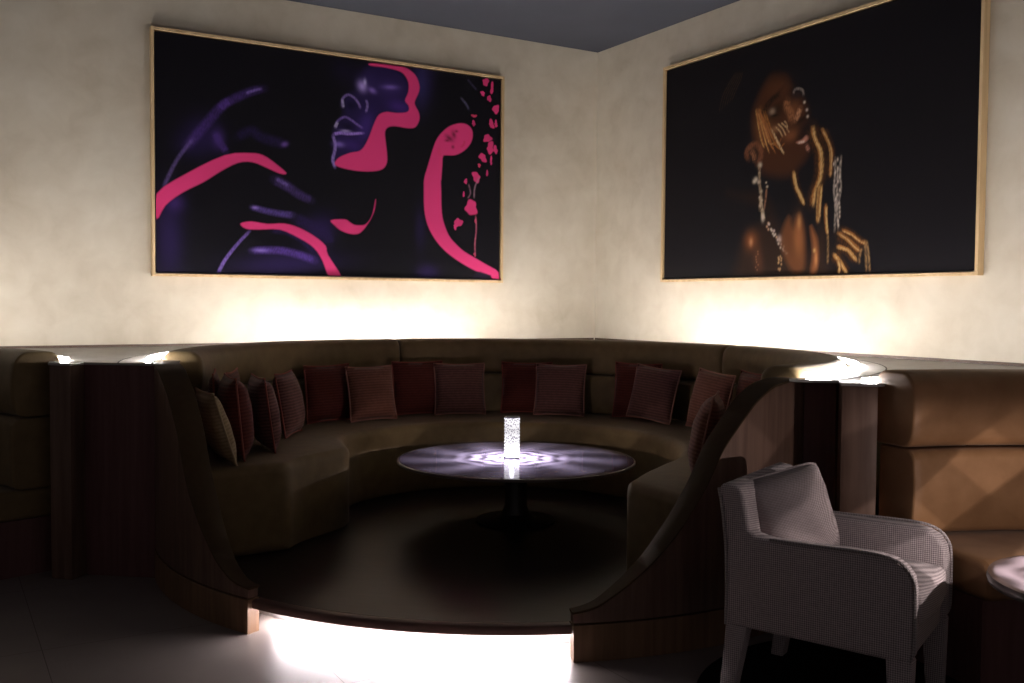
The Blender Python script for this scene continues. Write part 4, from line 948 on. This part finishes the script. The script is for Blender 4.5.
def picture(side, s0, s1, z0, z1, art, base, label, nx, ny):
    t = empty('framed_print', on_wall(side, (s0 + s1) / 2, 0, (z0 + z1) / 2), 0, label, 'picture')
    inv = Matrix.Translation(-t.location)
    def loc(vf): return [tuple(inv @ Vector(p)) for p in vf[0]], vf[1]
    fw_ = .020; dp = .060
    fr = join(wall_box(side, s0, s1, .003, dp, z1 - fw_, z1), wall_box(side, s0, s1, .003, dp, z0, z0 + fw_),
              wall_box(side, s0, s0 + fw_, .003, dp, z0 + fw_, z1 - fw_), wall_box(side, s1 - fw_, s1, .003, dp, z0 + fw_, z1 - fw_))
    obj('frame', loc(fr), M['pine'], t, 0)
    a0, a1, b0, b1 = s0 + .030, s1 - .030, z0 + .030, z1 - .030
    obj('stretcher', loc(wall_box(side, a0, a1, .006, .040, b0, b1)), M['joint'], t, 0)
    w, h = a1 - a0, b1 - b0
    X, Y, img = render_art(art, s1 - s0, z1 - z0, nx, ny, base, (.45 if side == 'R' else .25))
    # canvas grid: u runs left to right in the picture
    d = np.array([-S2, -S2]) if side == 'L' else np.array([S2, -S2]); n = np.array([S2, -S2]) if side == 'L' else np.array([-S2, -S2])
    U = s0 + X if side == 'R' else s1 - X
    px = COR[0] + d[0] * U + n[0] * .0425 - t.location[0]; py = COR[1] + d[1] * U + n[1] * .0425 - t.location[1]; pz = z0 + Y - t.location[2]
    co_ = np.stack([px, py, pz], 1).astype(np.float32)
    i = np.arange(ny - 1)[:, None] * nx + np.arange(nx - 1)[None]
    q = np.stack([i, i + 1, i + nx + 1, i + nx], -1).reshape(-1, 4)
    me = bpy.data.meshes.new('canvas'); me.vertices.add(len(co_)); me.vertices.foreach_set('co', co_.ravel())
    me.loops.add(q.size); me.loops.foreach_set('vertex_index', q.ravel().astype(np.int32))
    me.polygons.add(len(q)); me.polygons.foreach_set('loop_start', (np.arange(len(q)) * 4).astype(np.int32))
    me.update(calc_edges=True)
    at = me.color_attributes.new('print', 'FLOAT_COLOR', 'POINT')
    at.data.foreach_set('color', np.concatenate([img, np.ones((len(img), 1))], 1).astype(np.float32).ravel())
    o = finish('canvas', me, print_mat('printed_canvas'), t, 0)
    tag(o, 'printed picture surface')
BLACK = (.0045, .0038, .006)
picture('L', 1.030, 3.956, 1.672, 3.457, ART_BODY_PAINT, BLACK, 'framed print of a dark face with neon pink paint on the left wall', 620, 380)
picture('R', 1.020, 3.922, 1.681, 3.465, ART_GOLD, (.006, .005, .0065), 'framed print of a figure dripping with gold paint on the right wall', 640, 390)

# ------------------------------------------------------------------ light and output
w = bpy.data.worlds.new('lounge'); bpy.context.scene.world = w; w.use_nodes = True
wn = w.node_tree; bg = wn.nodes['Background']; bg.inputs[0].default_value = (1.0, .86, .85, 1)
wt = wn.nodes.new('ShaderNodeTexCoord'); wd = wn.nodes.new('ShaderNodeVectorMath'); wd.operation = 'DOT_PRODUCT'
wn.links.new(wt.outputs['Generated'], wd.inputs[0]); wd.inputs[1].default_value = (.88, -.47, .0)   # the lit part of the lounge lies to the right
wq = math_n(wn, 'POWER', math_n(wn, 'MAXIMUM', wd.outputs['Value'], 0.0), 2.0)
wn.links.new(math_n(wn, 'ADD', .054, math_n(wn, 'MULTIPLY', wq, .10)), bg.inputs[1])
sc = bpy.context.scene
sc.view_settings.view_transform = 'Standard'; sc.view_settings.look = 'None'; sc.view_settings.exposure = 0; sc.view_settings.gamma = 1
sc.view_settings.use_curve_mapping = False
sc.cycles.use_denoising = True
sc.cycles.max_bounces = 8; sc.cycles.diffuse_bounces = 5; sc.cycles.glossy_bounces = 4; sc.cycles.transparent_max_bounces = 12
sc.cycles.sample_clamp_indirect = 4.0; sc.cycles.caustics_reflective = False; sc.cycles.caustics_refractive = False
